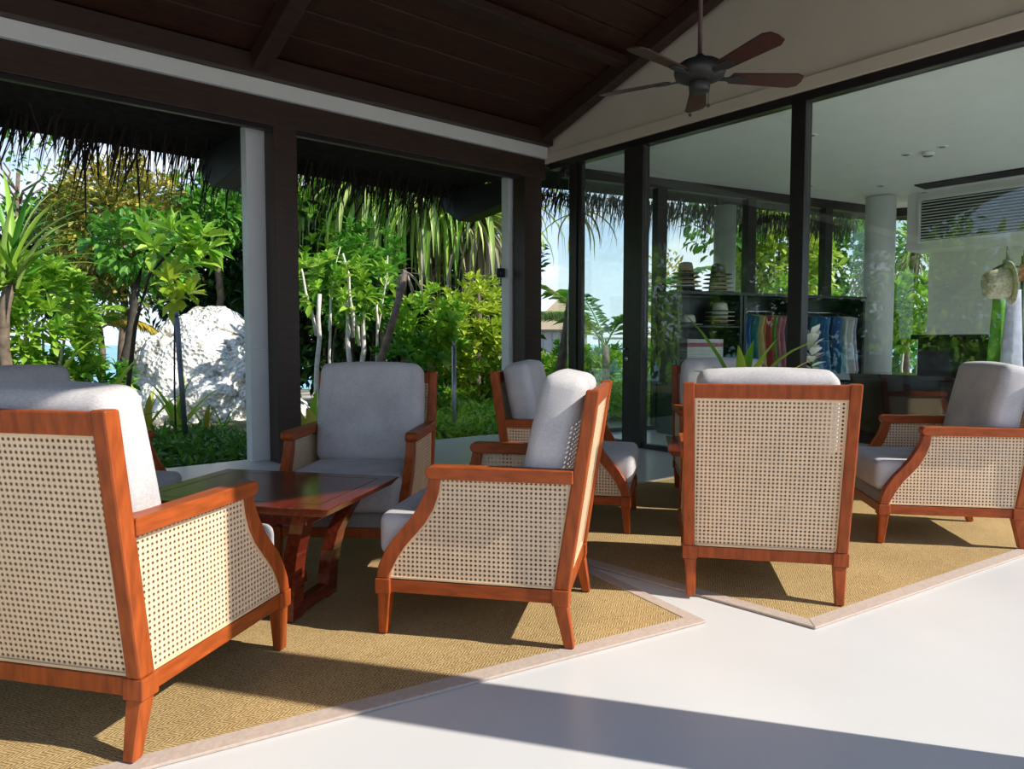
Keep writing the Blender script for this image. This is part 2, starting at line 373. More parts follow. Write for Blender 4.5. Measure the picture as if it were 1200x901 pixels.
tag(box('trim_3', (-5, 6.06, 3.14), (5.62, 6.3, 3.27), 'white_wall', b=.006), 'white band along the top of the garden wall', kind='structure')
tag(box('trim_4', (-5, 5.98, 3.27), (5.62, 6.3, 3.44), 'beam_wood', b=.006), 'dark wall plate beam under the rafters', kind='structure')

# ------------------------------------------------------------------ pitched wooden ceiling with boards
YR = 2.9; SL = .335
def zr(y): return 3.43 + SL * (6.1 - y) if y >= YR else 3.43 + SL * (6.1 - YR) - SL * (YR - y)
XC0, XC1 = -5.0, 5.62
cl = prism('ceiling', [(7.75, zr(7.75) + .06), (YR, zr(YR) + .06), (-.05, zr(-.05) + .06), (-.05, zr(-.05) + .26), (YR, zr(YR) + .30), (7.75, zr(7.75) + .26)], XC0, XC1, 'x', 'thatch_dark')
tag(cl, 'dark pitched ceiling of reddish wooden boards under thatch', kind='structure')
def board(y0, y1):
    g = .008
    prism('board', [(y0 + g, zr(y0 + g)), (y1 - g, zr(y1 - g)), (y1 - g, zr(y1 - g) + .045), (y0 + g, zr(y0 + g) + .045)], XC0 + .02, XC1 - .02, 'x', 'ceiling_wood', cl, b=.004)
yb = 6.02
while yb - .29 > YR: board(yb - .29, yb); yb -= .29
yb = -.03
while yb + .29 < YR: board(yb, yb + .29); yb += .29
for i, xr in enumerate((5.50, 2.30, -.65, -3.5)):
    for a, c in ((YR, 6.15), (0, YR)):
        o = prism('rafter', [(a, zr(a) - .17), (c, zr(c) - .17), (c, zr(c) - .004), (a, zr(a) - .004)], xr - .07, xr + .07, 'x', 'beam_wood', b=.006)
        tag(o, ('rafter by the white gable wall' if i == 0 else 'rafter above the dark door post' if i == 1 else 'rafter far from the gable wall') + (', garden side slope' if c > 3 else ', sunny side slope'), 'rafter', 'rafters of the pitched ceiling')
tag(box('ridge_beam', (XC0, YR - .08, zr(YR) - .3), (XC1, YR + .08, zr(YR) - .05), 'beam_wood', b=.006), 'dark ridge beam that carries the ceiling fan', 'beam')
tag(box('purlin', (2.4, 4.72, zr(4.8) - .11), (5.42, 4.86, zr(4.8) - .035), 'beam_wood', b=.004), 'dark purlin between two rafters on the garden slope', 'beam')
tag(box('trim_5', (XC0, -.06, 2.90), (XC1, 0.0, zr(0) + .2), 'beam_wood', b=.004), 'dark fascia board along the sunny eave', kind='structure')
wood_post(2.22 - .107, 2.22 + .107,   .02, .234, 3.32, 'dark wooden eave post on the sunny side')

# gable wall over the glass
gw = prism('wall_right', [(6.2, 3.09), (6.2, zr(6.2) + .05), (YR, zr(YR) + .05), (-.05, zr(-.05) + .05), (-.05, 3.09)], XG, XG + .12, 'x', 'gable_paint')
tag(gw, 'pale taupe gable wall above the glass shop front', kind='structure')
tag(box('trim_6', (XG - .035, -.05, 3.09), (XG + .13, 6.2, 3.20), 'gable_paint', b=.006), 'pale ledge at the foot of the gable wall', kind='structure')
tag(box('trim_7', (XG - .02, .8, 3.015), (XG + .09, 6.05, 3.088), 'dark_frame', b=.004), 'black head rail of the glass shop front', kind='structure')

# ------------------------------------------------------------------ glass shop front (X = 5.64)
def mullion(y0, y1, par=None, name='mullion'):
    o = box(name, (XG - .05, y0, 0), (XG + .06, y1, 3.015), 'dark_frame', par, b=.005); return o
w1 = empty('window_1', (0, 0, 0)); tag(w1, 'tall glass wall of the shop with black mullions', kind='structure')
for y0, y1 in ((2.985, 3.11), (1.16, 1.285), (4.66, 4.80)): mullion(y0, y1, w1)
mullion(5.58, 5.69, w1)
for y0, y1 in ((.8, 1.155), (1.29, 2.98), (3.115, 4.655), (5.695, 5.91)):
    o = box('glass_pane', (XG, y0, .05), (XG + .012, y1, 3.01), 'glass', w1)
box('bottom_rail', (XG - .03, .8, 0), (XG + .04, 4.66, .05), 'dark_frame', w1, b=.004)
d1 = empty('door_1', (XG, 5.19, 0)); tag(d1, 'glass shop door with black stiles and a steel lever', kind='structure')
for y0, y1 in ((4.81, 4.92), (5.52, 5.575)): box('stile', (XG - .03 - d1.location.x, y0 - 5.19, .012), (XG + .03 - d1.location.x, y1 - 5.19, 3.01), 'dark_frame', d1, b=.004)
box('bottom_rail', (-.03, -.265, .012), (.03, .325, .06), 'dark_frame', d1, b=.004)
box('glass_pane', (-.005, -.265, .06), (.007, .325, 3.0), 'glass', d1)
tube('door_handle', [(-.03, -.33, 1.0), (-.075, -.33, 1.0), (-.08, -.30, 1.0), (-.08, -.20, 1.0)], .009, 'chrome', d1)
lathe_o = tube('lock_plate', [(-.03, -.33, .90), (-.045, -.33, .90)], .024, 'chrome', d1, n=14)

# ------------------------------------------------------------------ shop room behind the glass
A2, B2 = Vector((5.72, 5.93)), Vector((11.24, 4.62))
d2 = (B2 - A2).normalized(); n2 = Vector((d2.y, -d2.x))          # into the shop
def quad(pts, z0, z1, name, mat, parent=None):
    P = [(*p, z0) for p in pts] + [(*p, z1) for p in pts]; return hexa(name, P, mat, parent)
ce = prism('ceiling_shop', [(XG + .13, .7), (12.2, .7), (12.2, 3.97), (11.7, 4.4), (B2.x + .1, B2.y + .1), (XG + .13, 6.0)], 3.05, 3.16, 'z', 'white_paint')
tag(ce, 'flat white ceiling of the shop', kind='structure')
rf = prism('roof_shop', [(XG + .13, .6), (12.4, .6), (13.2, 5.2), (12.3, 5.75), (XG + .13, 7.55)], 3.17, 3.42, 'z', 'thatch_dark')
tag(rf, 'dark thatched roof slab over the shop', kind='structure')
w2 = empty('window_2', (0, 0, 0)); tag(w2, 'far glass wall of the shop looking onto the trees', kind='structure')
def along(p, q, t0, t1, z0, z1, th, name, mat, par):
    d = (q - p).normalized(); n = Vector((-d.y, d.x)) * th / 2; a = p + d * t0; c = p + d * t1
    return quad([a - n, c - n, c + n, a + n], z0, z1, name, mat, par)
L2 = (B2 - A2).length; ts = [0.0]
along(A2, B2, 0, L2, 2.93, 3.05, .09, 'head_rail', 'dark_frame', w2); along(A2, B2, 0, L2, 0, .05, .06, 'bottom_rail', 'dark_frame', w2)
for px in (771, 875, 964):
    t = (hit_line(px, A2, B2) - A2).dot(d2); along(A2, B2, t - .07, t + .07, .05, 2.93, .11, 'mullion', 'dark_frame', w2); ts.append(t)
ts.append(L2 - .02)
for i in range(4): along(A2, B2, ts[i] + .075, ts[i + 1] - .075, .05, 2.93, .012, 'glass_pane', 'glass', w2)
C2 = Vector((11.55, 4.0))
along(B2, C2, .03, (C2 - B2).length, .05, 2.93, .012, 'glass_pane', 'glass', w2)
along(B2, C2, -.02, (C2 - B2).length, 2.93, 3.05, .09, 'head_rail', 'dark_frame', w2)
wb = box('wall_back', (10.9, .8, 0), (11.05, 3.97, 3.05), 'white_wall'); tag(wb, 'white back wall of the shop', kind='structure')
tag(box('wall_end', (5.75, .7, 2.62), (12.0, .8, 3.05), 'white_wall'), 'white lintel over the end window of the shop', kind='structure')
w3 = empty('window_3', (0, 0, 0)); tag(w3, 'end glass wall of the shop facing the sun', kind='structure')
for x_ in (5.76, 7.8, 9.8, 11.85): box('mullion', (x_, .70, 0), (x_ + .1, .80, 2.62), 'dark_frame', w3, b=.004)
for x0_, x1_ in ((5.865, 7.795), (7.905, 9.795), (9.905, 11.845)): box('glass_pane', (x0_, .745, .0), (x1_, .757, 2.615), 'glass', w3)
blk = box('bulkhead', (10.35, .8, 2.30), (10.9, 4.06, 3.05), 'white_wall', wb, b=.004)
vg = empty('air_grille', (10.35, 2.6, 2.32)); tag(vg, 'long white louvred air vent in the wall above the black counter', 'vent')
gy0, gy1, gz0, gz1 = -1.6, 1.28, .09, .62
for a in ((gy0, gy1, gz0 - .03, gz0), (gy0, gy1, gz1, gz1 + .03), (gy1, gy1 + .03, gz0 - .03, gz1 + .03), (gy0 - .03, gy0, gz0 - .03, gz1 + .03)):
    box('frame', (-.03, a[0], a[2]), (0, a[1], a[3]), 'white_paint', vg)
box('backing', (-.004, gy0, gz0), (-.001, gy1, gz1), 'shade_black', vg)
ns = 14
for i in range(ns):
    z = gz0 + (i + .5) * (gz1 - gz0) / ns
    hexa('slat', [(-.03, gy0, z - .012), (-.006, gy0, z + .002), (-.006, gy1, z + .002), (-.03, gy1, z - .012), (-.03, gy0, z - .006), (-.006, gy0, z + .008), (-.006, gy1, z + .008), (-.03, gy1, z - .006)], 'white_paint', vg)
tag(box('trim_8', (9.75, .85, 3.035), (10.1, 3.75, 3.049), 'shade_black'), 'black strip painted as the shadowed slot in the shop ceiling before the bulkhead', kind='structure')  # shade of the recessed slot, painted as a flat black strip
# column and ceiling fittings in the shop
cp = at(1027, 9.9); o = empty('round_column', (cp.x, cp.y, 0)); lathe('shaft', [(.19, 0), (.19, 3.04)], 'white_paint', o, 32); lathe('base_ring', [(.205, 0), (.205, .08), (.195, .09)], 'white_paint', o, 32); tag(o, 'round white column inside the shop corner', 'column')
op = hit_line(847, A2 + Vector((.1, .55)), B2 + Vector((.1, .55))); o = empty('round_column', (op.x, op.y, -.15)); lathe('shaft', [(.15, 0), (.15, 3.1)], 'white_paint', o, 24); lathe('base_ring', [(.165, 0), (.165, .1)], 'white_paint', o, 24); tag(o, 'round white column outside the far shop window', 'column')
sp_ = Vector((7.9, 2.9, 3.05))
q = at(1080, 1.0); sc = 7.6; o = empty('smoke_detector', (q.x * sc, q.y * sc, 3.05)); lathe('housing', [(.045, -.045), (.06, -.03), (.06, 0)], 'white_paint', o); lathe('vent_ring', [(.03, -.052), (.048, -.045)], 'speckle', o); tag(o, 'white domed smoke detector on the shop ceiling', 'detector')
for px, sc in ((1055, 7.7), (1096, 7.4), (1077, 9.6), (1027, 9.2), (945, 7.0), (945, 9.2)):
    q = at(px, 1.0); o = empty('downlight', (q.x * sc, q.y * sc, 3.05)); lathe('trim_ring', [(.05, -.006), (.055, 0)], 'white_paint', o, 16); lathe('lens', [(.028, -.010), (.034, -.005)], 'speckle', o, 12)
    tag(o, 'small recessed downlight in the shop ceiling', 'downlight', 'downlights in the shop ceiling')

# ------------------------------------------------------------------ rugs
def rug(name, P, ang, label):
    P = [Vector(p) for p in P]; c = sum(P, Vector((0, 0))) / 4; w = .062
    r = empty(name, (c.x, c.y, 0)); P = [p - c for p in P]
    I = []
    for i in range(4):
        a = (P[(i + 1) % 4] - P[i]).normalized(); b = (P[i - 1] - P[i]).normalized(); s = abs(a.x * b.y - a.y * b.x)
        I.append(P[i] + (a + b) * w / s)
    sisal('sisal_' + str(round(ang)), math.radians(ang))
    hexa('woven_field', [(*p, .001) for p in I] + [(*p, .010) for p in I], 'sisal_' + str(round(ang)), r)
    for i in range(4):
        j = (i + 1) % 4; hexa('border', [(*P[i], .001), (*P[j], .001), (*I[j], .001), (*I[i], .001), (*P[i], .010), (*P[j], .010), (*I[j], .013), (*I[i], .013)], 'rug_border', r, b=.002)
    tag(r, label, 'rug')
def pol(p, a, l): return (p[0] + l * math.cos(math.radians(a)), p[1] + l * math.sin(math.radians(a)))
n1 = (2.263, 1.556); a1 = pol(n1, 79.2, 2.75); b1 = pol(n1, 169.9, 3.4); f1 = pol(b1, 79.2, 2.75)
rug('sisal_rug', [n1, a1, f1, b1], 79, 'golden sisal rug with taupe border under the red wooden coffee table')
n2_ = (2.513, 1.261); a2_ = pol(n2_, -7.3, 2.75); b2_ = pol(n2_, 94.6, 2.4); f2_ = pol(a2_, 90, 2.5)
rug('sisal_rug', [n2_, a2_, f2_, b2_], -7, 'golden sisal rug with taupe border under the table with the potted plant')

# ------------------------------------------------------------------ rattan lounge chair
def make_chair():
    r = empty('cane_armchair', (0, 0, 0)); wd = 'chair_wood'; wx = 'chair_wood_x'
    ln = (.43 - .325) / .69
    def px_(z): return -.325 - ln * (z - .2)
    for s in (-1, 1):
        taper('front_leg', (.322, s * .287, 0), (.033, .033), (.312, s * .29, .152), (.048, .048), wd, r, .004)
        box('corner_block', (.285, s * .292 - .03, .150), (.342, s * .292 + .03, .206), wd, r, b=.004)
        taper('rear_leg', (-.352, s * .287, 0), (.034, .034), (-.322, s * .29, .152), (.050, .048), wd, r, .004)
        box('corner_block', (-.352, s * .292 - .03, .150), (-.292, s * .292 + .03, .206), wd, r, b=.004)
        P = []
        for z, w, yy in ((.206, .052, .296), (.885, .046, .309)):
            c = px_(z)
            for a, b_ in ((-1, -1), (1, -1), (1, 1), (-1, 1)): P.append((c + a * w / 2, s * yy + b_ * .022, z))
        hexa('back_post', P, wd, r, .006, 2)
        box('side_rail', (-.295, s * .292 - .018, .155), (.288, s * .292 + .018, .202), wx, r, b=.003)
        # arm rest with rounded nose
        nose = [(.128 + .022 * math.sin(t), .5925 - .0225 * math.cos(t)) for t in [PI * k / 6 for k in range(7)]]
        prism('arm_rest', [(px_(.59) + .02, .57)] + nose + [(px_(.59) + .02, .615)], s * .303 - .029, s * .303 + .029, 'y', wx, r, b=.003)
        oc = [(.338, .206), (.330, .25), (.306, .305), (.272, .352), (.232, .397), (.193, .44), (.163, .49), (.148, .53), (.140, .572)]
        ic = [(.292, .206), (.284, .24), (.262, .283), (.230, .325), (.192, .368), (.155, .412), (.124, .465), (.106, .52), (.098, .572)]
        prism('arm_front', oc + ic[::-1], s * .298 - .021, s * .298 + .021, 'y', wd, r, b=.004)
        pan = ic + [(px_(.572) + .024, .572), (px_(.206) + .024, .206)]
        prism('cane_panel', pan, s * .305 - .0015, s * .305 + .0015, 'y', 'cane', r, uv=lambda c: (c.x, c.z))
        cx_ = sum(p[0] for p in pan) / len(pan); cz_ = .39
        inn = []
        n = len(pan)
        for i in range(n):
            a = Vector(pan[i - 1]); b_ = Vector(pan[i]); c = Vector(pan[(i + 1) % n])
            d1_ = (b_ - a).normalized(); d2_ = (c - b_).normalized(); nn = (Vector((-d1_.y, d1_.x)) + Vector((-d2_.y, d2_.x)))
            nn = nn.normalized() if nn.length > 1e-6 else Vector((0, 0))
            if nn.dot(Vector((cx_, cz_)) - b_) < 0: nn = -nn
            k = max(.5, nn.dot(Vector((-d1_.y, d1_.x)) if Vector((-d1_.y, d1_.x)).dot(nn) > 0 else -Vector((-d1_.y, d1_.x))))
            inn.append(b_ + nn * .0065 / k)
        V, F = [], []
        for yy in (s * .305 - .005, s * .305 + .005): V += [(p[0], yy, p[1]) for p in pan] + [(p[0], yy, p[1]) for p in inn]
        for i in range(n):
            j = (i + 1) % n; F += [(i, j, n + j, n + i), (2 * n + i, 3 * n + i, 3 * n + j, 2 * n + j), (n + i, n + j, 3 * n + j, 3 * n + i)]
        mk('cane_bead', V, F, 'cane_bead', r)
    box('front_rail', (.297, -.265, .155), (.330, .265, .202), wd, r, b=.003)
    box('rear_rail', (-.342, -.265, .155), (-.306, .265, .202), wd, r, b=.003)
    c = px_(.855); P = []
    for z in (.822, .880):
        c = px_(z)
        for a, b_ in ((-1, -1), (1, -1), (1, 1), (-1, 1)): P.append((c + a * .017, b_ * .288, z))
    hexa('top_rail', P, wd, r, .005, 2)
    z0, z1 = .204, .824
    V = [(px_(z0) - .006, -.277, z0), (px_(z0) - .006, .277, z0), (px_(z1) - .006, .288, z1), (px_(z1) - .006, -.288, z1)]
    V += [(a + .003, b_, c_) for a, b_, c_ in V]
    mk('cane_panel', V, [(0, 3, 2, 1), (4, 5, 6, 7), (0, 1, 5, 4), (1, 2, 6, 5), (2, 3, 7, 6), (3, 0, 4, 7)], 'cane', r, uv=lambda c: (c.y, c.z))
    e_ = .008
    V, F = [], []
    for dx in (-.012, .003):
        V += [(px_(z0) + dx, -.277, z0), (px_(z0) + dx, .277, z0), (px_(z1) + dx, .288, z1), (px_(z1) + dx, -.288, z1)]
        V += [(px_(z0 + e_) + dx, -.277 + e_, z0 + e_), (px_(z0 + e_) + dx, .277 - e_, z0 + e_), (px_(z1 - e_) + dx, .288 - e_, z1 - e_), (px_(z1 - e_) + dx, -.288 + e_, z1 - e_)]
    for i in range(4):
        j = (i + 1) % 4; F += [(i, j, 4 + j, 4 + i), (8 + i, 12 + i, 12 + j, 8 + j), (4 + i, 4 + j, 12 + j, 12 + i)]
    mk('cane_bead', V, F, 'cane_bead', r)
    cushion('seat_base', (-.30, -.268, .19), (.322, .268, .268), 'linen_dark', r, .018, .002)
    cushion('seat_cushion', (-.29, -.272, .270), (.345, .272, .430), 'linen', r, .034, .018)
    Mx = Matrix.Translation((-.215, 0, .40)) @ Matrix.Rotation(math.radians(-12), 4, 'Y')
    cushion('back_cushion', (-.075, -.268, .02), (.075, .268, .535), 'linen', r, .04, .016, Mx)
    return r
proto = make_chair()
CHAIRS = [
 ((.500, 2.378), 36.6, 'cane-backed armchair nearest the sunny eave post, by the red coffee table'),
 ((1.700, 2.165), 128.5, 'cane armchair seen side on, between the red coffee table and the other rug'),
 ((2.895, 1.752), 38.5, 'cane-backed armchair at the corner of the rug, with the potted plant behind it'),
 ((4.285, 1.54), 130.5, 'cane armchair standing nearest to the hanging straw hat, facing the potted plant'),
 ((3.02, 3.00), -53, 'cane armchair near the shop door, with its seat towards the potted plant'),
 ((1.69, 3.215), -134, 'cane armchair with its grey front cushions facing the red coffee table, by the garden post'),
 ((.56, 3.72), -50, 'cane armchair across the red table, mostly hidden behind another chair, near the boulder'),
 ((4.15, 2.72), -138, 'cane armchair behind the potted plant, close to the glass shop front')]
for i, (p, a, lb) in enumerate(CHAIRS):
    o = proto if i == 0 else copy_tree(proto)
    o.location = (p[0], p[1], .0135); o.rotation_euler = (0, 0, math.radians(a)); tag(o, lb, 'armchair', 'cane lounge armchairs')

# ------------------------------------------------------------------ coffee tables
def make_table():
    r = empty('coffee_table', (0, 0, 0)); zt = .47; W_, D_ = .325, .42
    bm = bmesh.new(); bmesh.ops.create_cube(bm, size=1)
    for v in bm.verts:
        k = 1 if v.co.z > 0 else .93
        v.co = Vector((v.co.x * 2 * W_ * k, v.co.y * 2 * D_ * k, zt - .017 + v.co.z * .034))
    bev(bm, .004, 2); top = from_bm('table_top', bm, 'table_wood', r)
    for a in ((-W_ + .07, -D_ + .07, -W_ + .072, D_ - .07), (W_ - .072, -D_ + .07, W_ - .07, D_ - .07), (-W_ + .07, -D_ + .07, W_ - .07, -D_ + .072), (-W_ + .07, D_ - .072, W_ - .07, D_ - .07)):
        box('inlay_line', (a[0], a[1], zt - .002), (a[2], a[3], zt + .0006), 'beam_wood', top)
    box('apron', (-.24, -.29, .385), (.24, .29, .437), 'table_wood', r, b=.004)
    for sx in (-1, 1):
        for sy in (-1, 1):
            P = [(0, .135, .165), (.10, .142, .172), (.19, .150, .182), (.27, .163, .20), (.35, .19, .235), (.437, .235, .28)]
            V, F = [], []
            for k, (z, xx, yy) in enumerate(P):
                w = .036 if k not in (0, 5) else .040; h = .026
                for a, b_ in ((-1, -1), (1, -1), (1, 1), (-1, 1)): V.append((sx * xx + a * w, sy * yy + b_ * h, z))
                if k:
                    for j in range(4): F.append(((k - 1) * 4 + j, (k - 1) * 4 + (j + 1) % 4, k * 4 + (j + 1) % 4, k * 4 + j))
            F += [(3, 2, 1, 0), (20, 21, 22, 23)]
            mk('leg', V, F, 'table_wood', r)
    for sy in (-1, 1): box('floor_stretcher', (-.10, sy * .165 - .022, .003), (.10, sy * .165 + .022, .055), 'table_wood', r, b=.004)
    box('cross_stretcher', (-.025, -.143, .09), (.025, .143, .135), 'table_wood', r, b=.004)
    return r
tb = make_table(); tb.location = (1.083, 2.79, .0125); tb.rotation_euler = (0, 0, math.radians(37)); tag(tb, 'low reddish-brown wooden coffee table between four chairs by the boulder side', 'table')
t2 = copy_tree(tb); t2.location = (3.58, 2.24, .0125); t2.rotation_euler = (0, 0, math.radians(39)); tag(t2, 'low dark wooden coffee table carrying the potted plant', 'table')

# ------------------------------------------------------------------ ceiling fan
fc = at(815, 4.5); FZ = zy(93, 4.5)
fan = empty('ceiling_fan', (fc.x, YR - .18 if False else fc.y, FZ))
lathe('motor_housing', [(.05, -.055), (.10, -.05), (.145, -.03), (.155, 0), (.15, .035), (.11, .062), (.05, .075)], 'fan_metal', fan, 32)
lathe('switch_housing', [(.045, -.115), (.062, -.11), (.065, -.07), (.055, -.05)], 'fan_metal', fan, 24)
lathe('coupling', [(.035, .075), (.03, .10), (.02, .11)], 'fan_metal', fan, 16)
tube('down_rod', [(0, 0, .1), (0, 0, zr(fc.y) - .06 - FZ)], .014, 'rod', fan, 10)
lathe('canopy', [(.03, zr(fc.y) - .14 - FZ), (.065, zr(fc.y) - .07 - FZ), (.07, zr(fc.y) - .03 - FZ)], 'fan_metal', fan, 20)
f0 = math.atan2(FW.y, FW.x) + math.radians(-12)
bmesh_blade = None
for k in range(5):
    a = f0 + k * 2 * PI / 5
    R_ = Matrix.Rotation(a, 4, 'Z') @ Matrix.Rotation(math.radians(-13), 4, 'X')
    P = [(.20, -.05), (.60, -.072), (.645, -.05), (.655, 0.0), (.645, .05), (.60, .072), (.20, .05), (.185, 0)]
    bl = prism('blade', P, -.004, .004, 'z', 'fan_blade', fan); bl.data.transform(R_); bl.data.transform(Matrix.Translation((0, 0, -.025)))
    br = prism('blade_bracket', [(.10, -.018), (.17, -.016), (.22, -.042), (.275, -.03), (.29, 0), (.275, .03), (.22, .042), (.17, .016), (.10, .018)], -.012, -.004, 'z', 'fan_metal', fan); br.data.transform(R_); br.data.transform(Matrix.Translation((0, 0, -.025)))
for dx, dz in ((-.055, -.245), (.055, -.19)):
    p = RT * dx; c = tube('pull_chain', [(p.x, p.y, -.10), (p.x, p.y, dz)], .0018, 'fan_metal', fan, 5); lathe('chain_bead', [(.003, dz - .02), (.010, dz - .012), (.010, dz - .004), (.003, dz + .003)], 'fan_metal', c, 10, (p.x, p.y, 0))
tag(fan, 'five-bladed dark ceiling fan with brown blades on a long rod', 'ceiling fan')

# ------------------------------------------------------------------ thatch eaves
def fringe(name, p, q, z0, n, lmin, lmax, label, depth=.5):
    p, q = Vector(p), Vector(q); d = (q - p); t = rng.random(n); off = rng.normal(0, depth / 3, n)
    nn = Vector((-d.y, d.x)).normalized()
    clump = .75 + .35 * np.sin(t * d.length * 9 + 2 * np.sin(t * d.length * 3.1)) * rng.random(n)
    L = (lmin + (lmax - lmin) * rng.random(n) ** 1.6) * clump
    bx = p.x + d.x * t + nn.x * off; by = p.y + d.y * t + nn.y * off; bz = z0 + rng.normal(0, .03, n)
    tx = bx + rng.normal(-.05, .05, n) * (L / .3); ty = by + rng.normal(.0, .05, n); tz = bz - L
    a = rng.random(n) * PI; w = .005 + .006 * rng.random(n)
    V = np.empty((n, 5, 3)); mid = .55
    for k, (s, f) in enumerate(((-1, 0), (1, 0), (-.8, mid), (.8, mid), (0, 1))):
        V[:, k, 0] = bx * (1 - f) + tx * f + np.cos(a) * w * s; V[:, k, 1] = by * (1 - f) + ty * f + np.sin(a) * w * s; V[:, k, 2] = bz * (1 - f) + tz * f + (.02 if 0 < f < 1 else 0)
    F = (np.arange(n)[:, None, None] * 5 + np.array([[0, 1, 3], [0, 3, 2], [2, 3, 4]])[None])
    o = np_mesh(name, V, F, 'thatch'); tag(o, label, 'thatch', kind='stuff'); return o
fringe('thatch_fringe', (-2.5, 7.6), (5.7, 7.6), 3.02, 2000, .2, .92, 'dark ragged thatch hanging from the eave along the garden openings')
fringe('thatch_fringe', (5.7, 7.5), (12.4, 5.75), 3.12, 1900, .2, .75, 'dark ragged thatch hanging from the eave outside the shop')
tag(prism('ceiling_eave', [(6.3, 3.36), (6.3, 3.30), (7.7, 2.98), (7.7, 3.03)], -5, 5.65, 'x', 'thatch_dark'), 'dark thatch underside of the garden eave', kind='structure')
for x0, lb in ((2.33, 'dark outrigger beam over the white boulder'), (5.28, 'dark outrigger beam at the corner towards the shop')):
    o = prism('eave_bracket', [(6.48, 2.93), (6.48, 2.66), (7.35, 2.58), (7.72, 2.80), (7.72, 2.97)], x0, x0 + .24, 'x', 'shade_black', b=.006); tag(o, lb, 'beam')

# ------------------------------------------------------------------ plants
def frames(D, roll=None):
    D = D / np.linalg.norm(D, axis=1, keepdims=True); up = np.tile([0, 0, 1.], (len(D), 1)); up[np.abs(D[:, 2]) > .97] = (1, 0, 0)
    Y = np.cross(up, D); Y /= np.linalg.norm(Y, axis=1, keepdims=True); Z = np.cross(D, Y)
    if roll is not None:
        c, s = np.cos(roll)[:, None], np.sin(roll)[:, None]; Y, Z = Y * c + Z * s, Z * c - Y * s
    return np.stack([D, Y, Z], axis=2)            # columns
LEAF2 = (np.array([(0, 0, 0), (.5, .5, .10), (.5, -.5, .10), (1, 0, -.06)], float), np.array([(0, 3, 1), (0, 2, 3)]))
LEAF8 = (np.array([(0, 0, 0), (.28, .36, .07), (.28, 0, 0), (.28, -.36, .07), (.68, .5, .05), (.68, 0, -.03), (.68, -.5, .05), (1, 0, -.12)], float),
         np.array([(0, 2, 1), (0, 3, 2), (1, 2, 5), (1, 5, 4), (2, 3, 6), (2, 6, 5), (4, 5, 7), (5, 6, 7)]))
def merge_leaves(name, base, P, R, L, Wd, mat, parent):
    V0, F0 = base; sc = np.stack([L, Wd, L], axis=1)
    V = np.einsum('nij,nkj->nki', R, V0[None] * sc[:, None, :]) + P[:, None, :]
    F = F0[None] + (np.arange(len(P)) * len(V0))[:, None, None]
    o = np_mesh(name, V, F, mat, parent); o['kind'] = 'stuff'; return o
LEAFMESH = {}
def leaf_mesh(mat):
    if mat not in LEAFMESH:
        me = bpy.data.meshes.new('leaf'); me.from_pydata([tuple(v) for v in LEAF8[0]], [], [tuple(int(i) for i in f) for f in LEAF8[1]]); me.update(); me.materials.append(MATS[mat]); LEAFMESH[mat] = me
    return LEAFMESH[mat]
def add_leaves(root, P, R, L, Wd, mat, nparts, big=True):
    """P local to root. The nparts leaves closest to the camera become leaf objects, the rest one foliage mesh."""
    w = P + np.array(root.location); dist = np.linalg.norm(w - np.array([0, 0, HCAM]), axis=1) - .0 * L
    order = np.argsort(dist); k = min(nparts, len(P)); me = leaf_mesh(mat)
    for i in order[:k]:
        o = bpy.data.objects.new('leaf', me); COL.objects.link(o); o.parent = root
        M = Matrix([[*(R[i, r] * np.array([L[i], Wd[i], L[i]])), P[i, r]] for r in range(3)] + [[0, 0, 0, 1]]); o.matrix_basis = M
    rest = order[k:]
    if len(rest): merge_leaves('foliage', LEAF8 if big else LEAF2, P[rest], R[rest], L[rest], Wd[rest], mat, root)
def ellip(n, rad, shell=.45, flat=0):
    d = rng.normal(size=(n, 3)); d /= np.linalg.norm(d, axis=1, keepdims=True)
    r = (shell + (1 - shell) * rng.random(n)) ** .6
    lump = 1 + .22 * np.sin(d[:, 0] * 5 + 1) * np.cos(d[:, 2] * 6) + .12 * np.sin(d[:, 1] * 9)
    return d * (r * lump)[:, None] * np.array(rad), d
def rosettes(root, c, rad, nt, nl, L, W_, mat, nparts):
    T, d = ellip(nt, rad, .55); T = T + np.array(c)
    ax = d + np.array([0, 0, .7]); ax /= np.linalg.norm(ax, axis=1, keepdims=True)
    Fm = frames(ax)
    P, D = [], []
    th = np.arange(nl) * 2.4
    for k in range(nl):
        el = math.radians(75 - 55 * k / nl)      # outer to inner
        dirv = (Fm[:, :, 1] * math.cos(th[k]) + Fm[:, :, 2] * math.sin(th[k])) * math.sin(el) + Fm[:, :, 0] * math.cos(el)
        D.append(dirv + rng.normal(0, .12, dirv.shape)); P.append(T + ax * (.03 * k / nl))
    P = np.concatenate(P); D = np.concatenate(D); n = len(P)
    Ls = L * (.7 + .5 * rng.random(n)); add_leaves(root, P, frames(D, rng.normal(0, .3, n)), Ls, Ls * W_, mat, nparts)
def canopy(root, c, rad, n, L, W_, mat, nparts=0, shell=.4, big=False, droop=.2):
    P, d = ellip(n, rad, shell); P = P + np.array(c); D = d + rng.normal(0, .7, d.shape) + np.array([0, 0, -droop])
    Ls = L * (.6 + .8 * rng.random(n)); add_leaves(root, P, frames(D, rng.normal(0, .6, n)), Ls, Ls * W_, mat, nparts, big)
def trunk(root, pts, r0, r1, mat='bark', name='trunk'):
    n = len(pts); tube(name, pts, [r0 + (r1 - r0) * i / (n - 1) for i in range(n)], mat, root, 7)
def wob(a, b, n, amp):
    a, b = Vector(a), Vector(b); return [a.lerp(b, i / n) + (Vector((random.uniform(-1, 1), random.uniform(-1, 1), 0)) * amp if 0 < i < n else Vector((0, 0, 0))) for i in range(n + 1)]
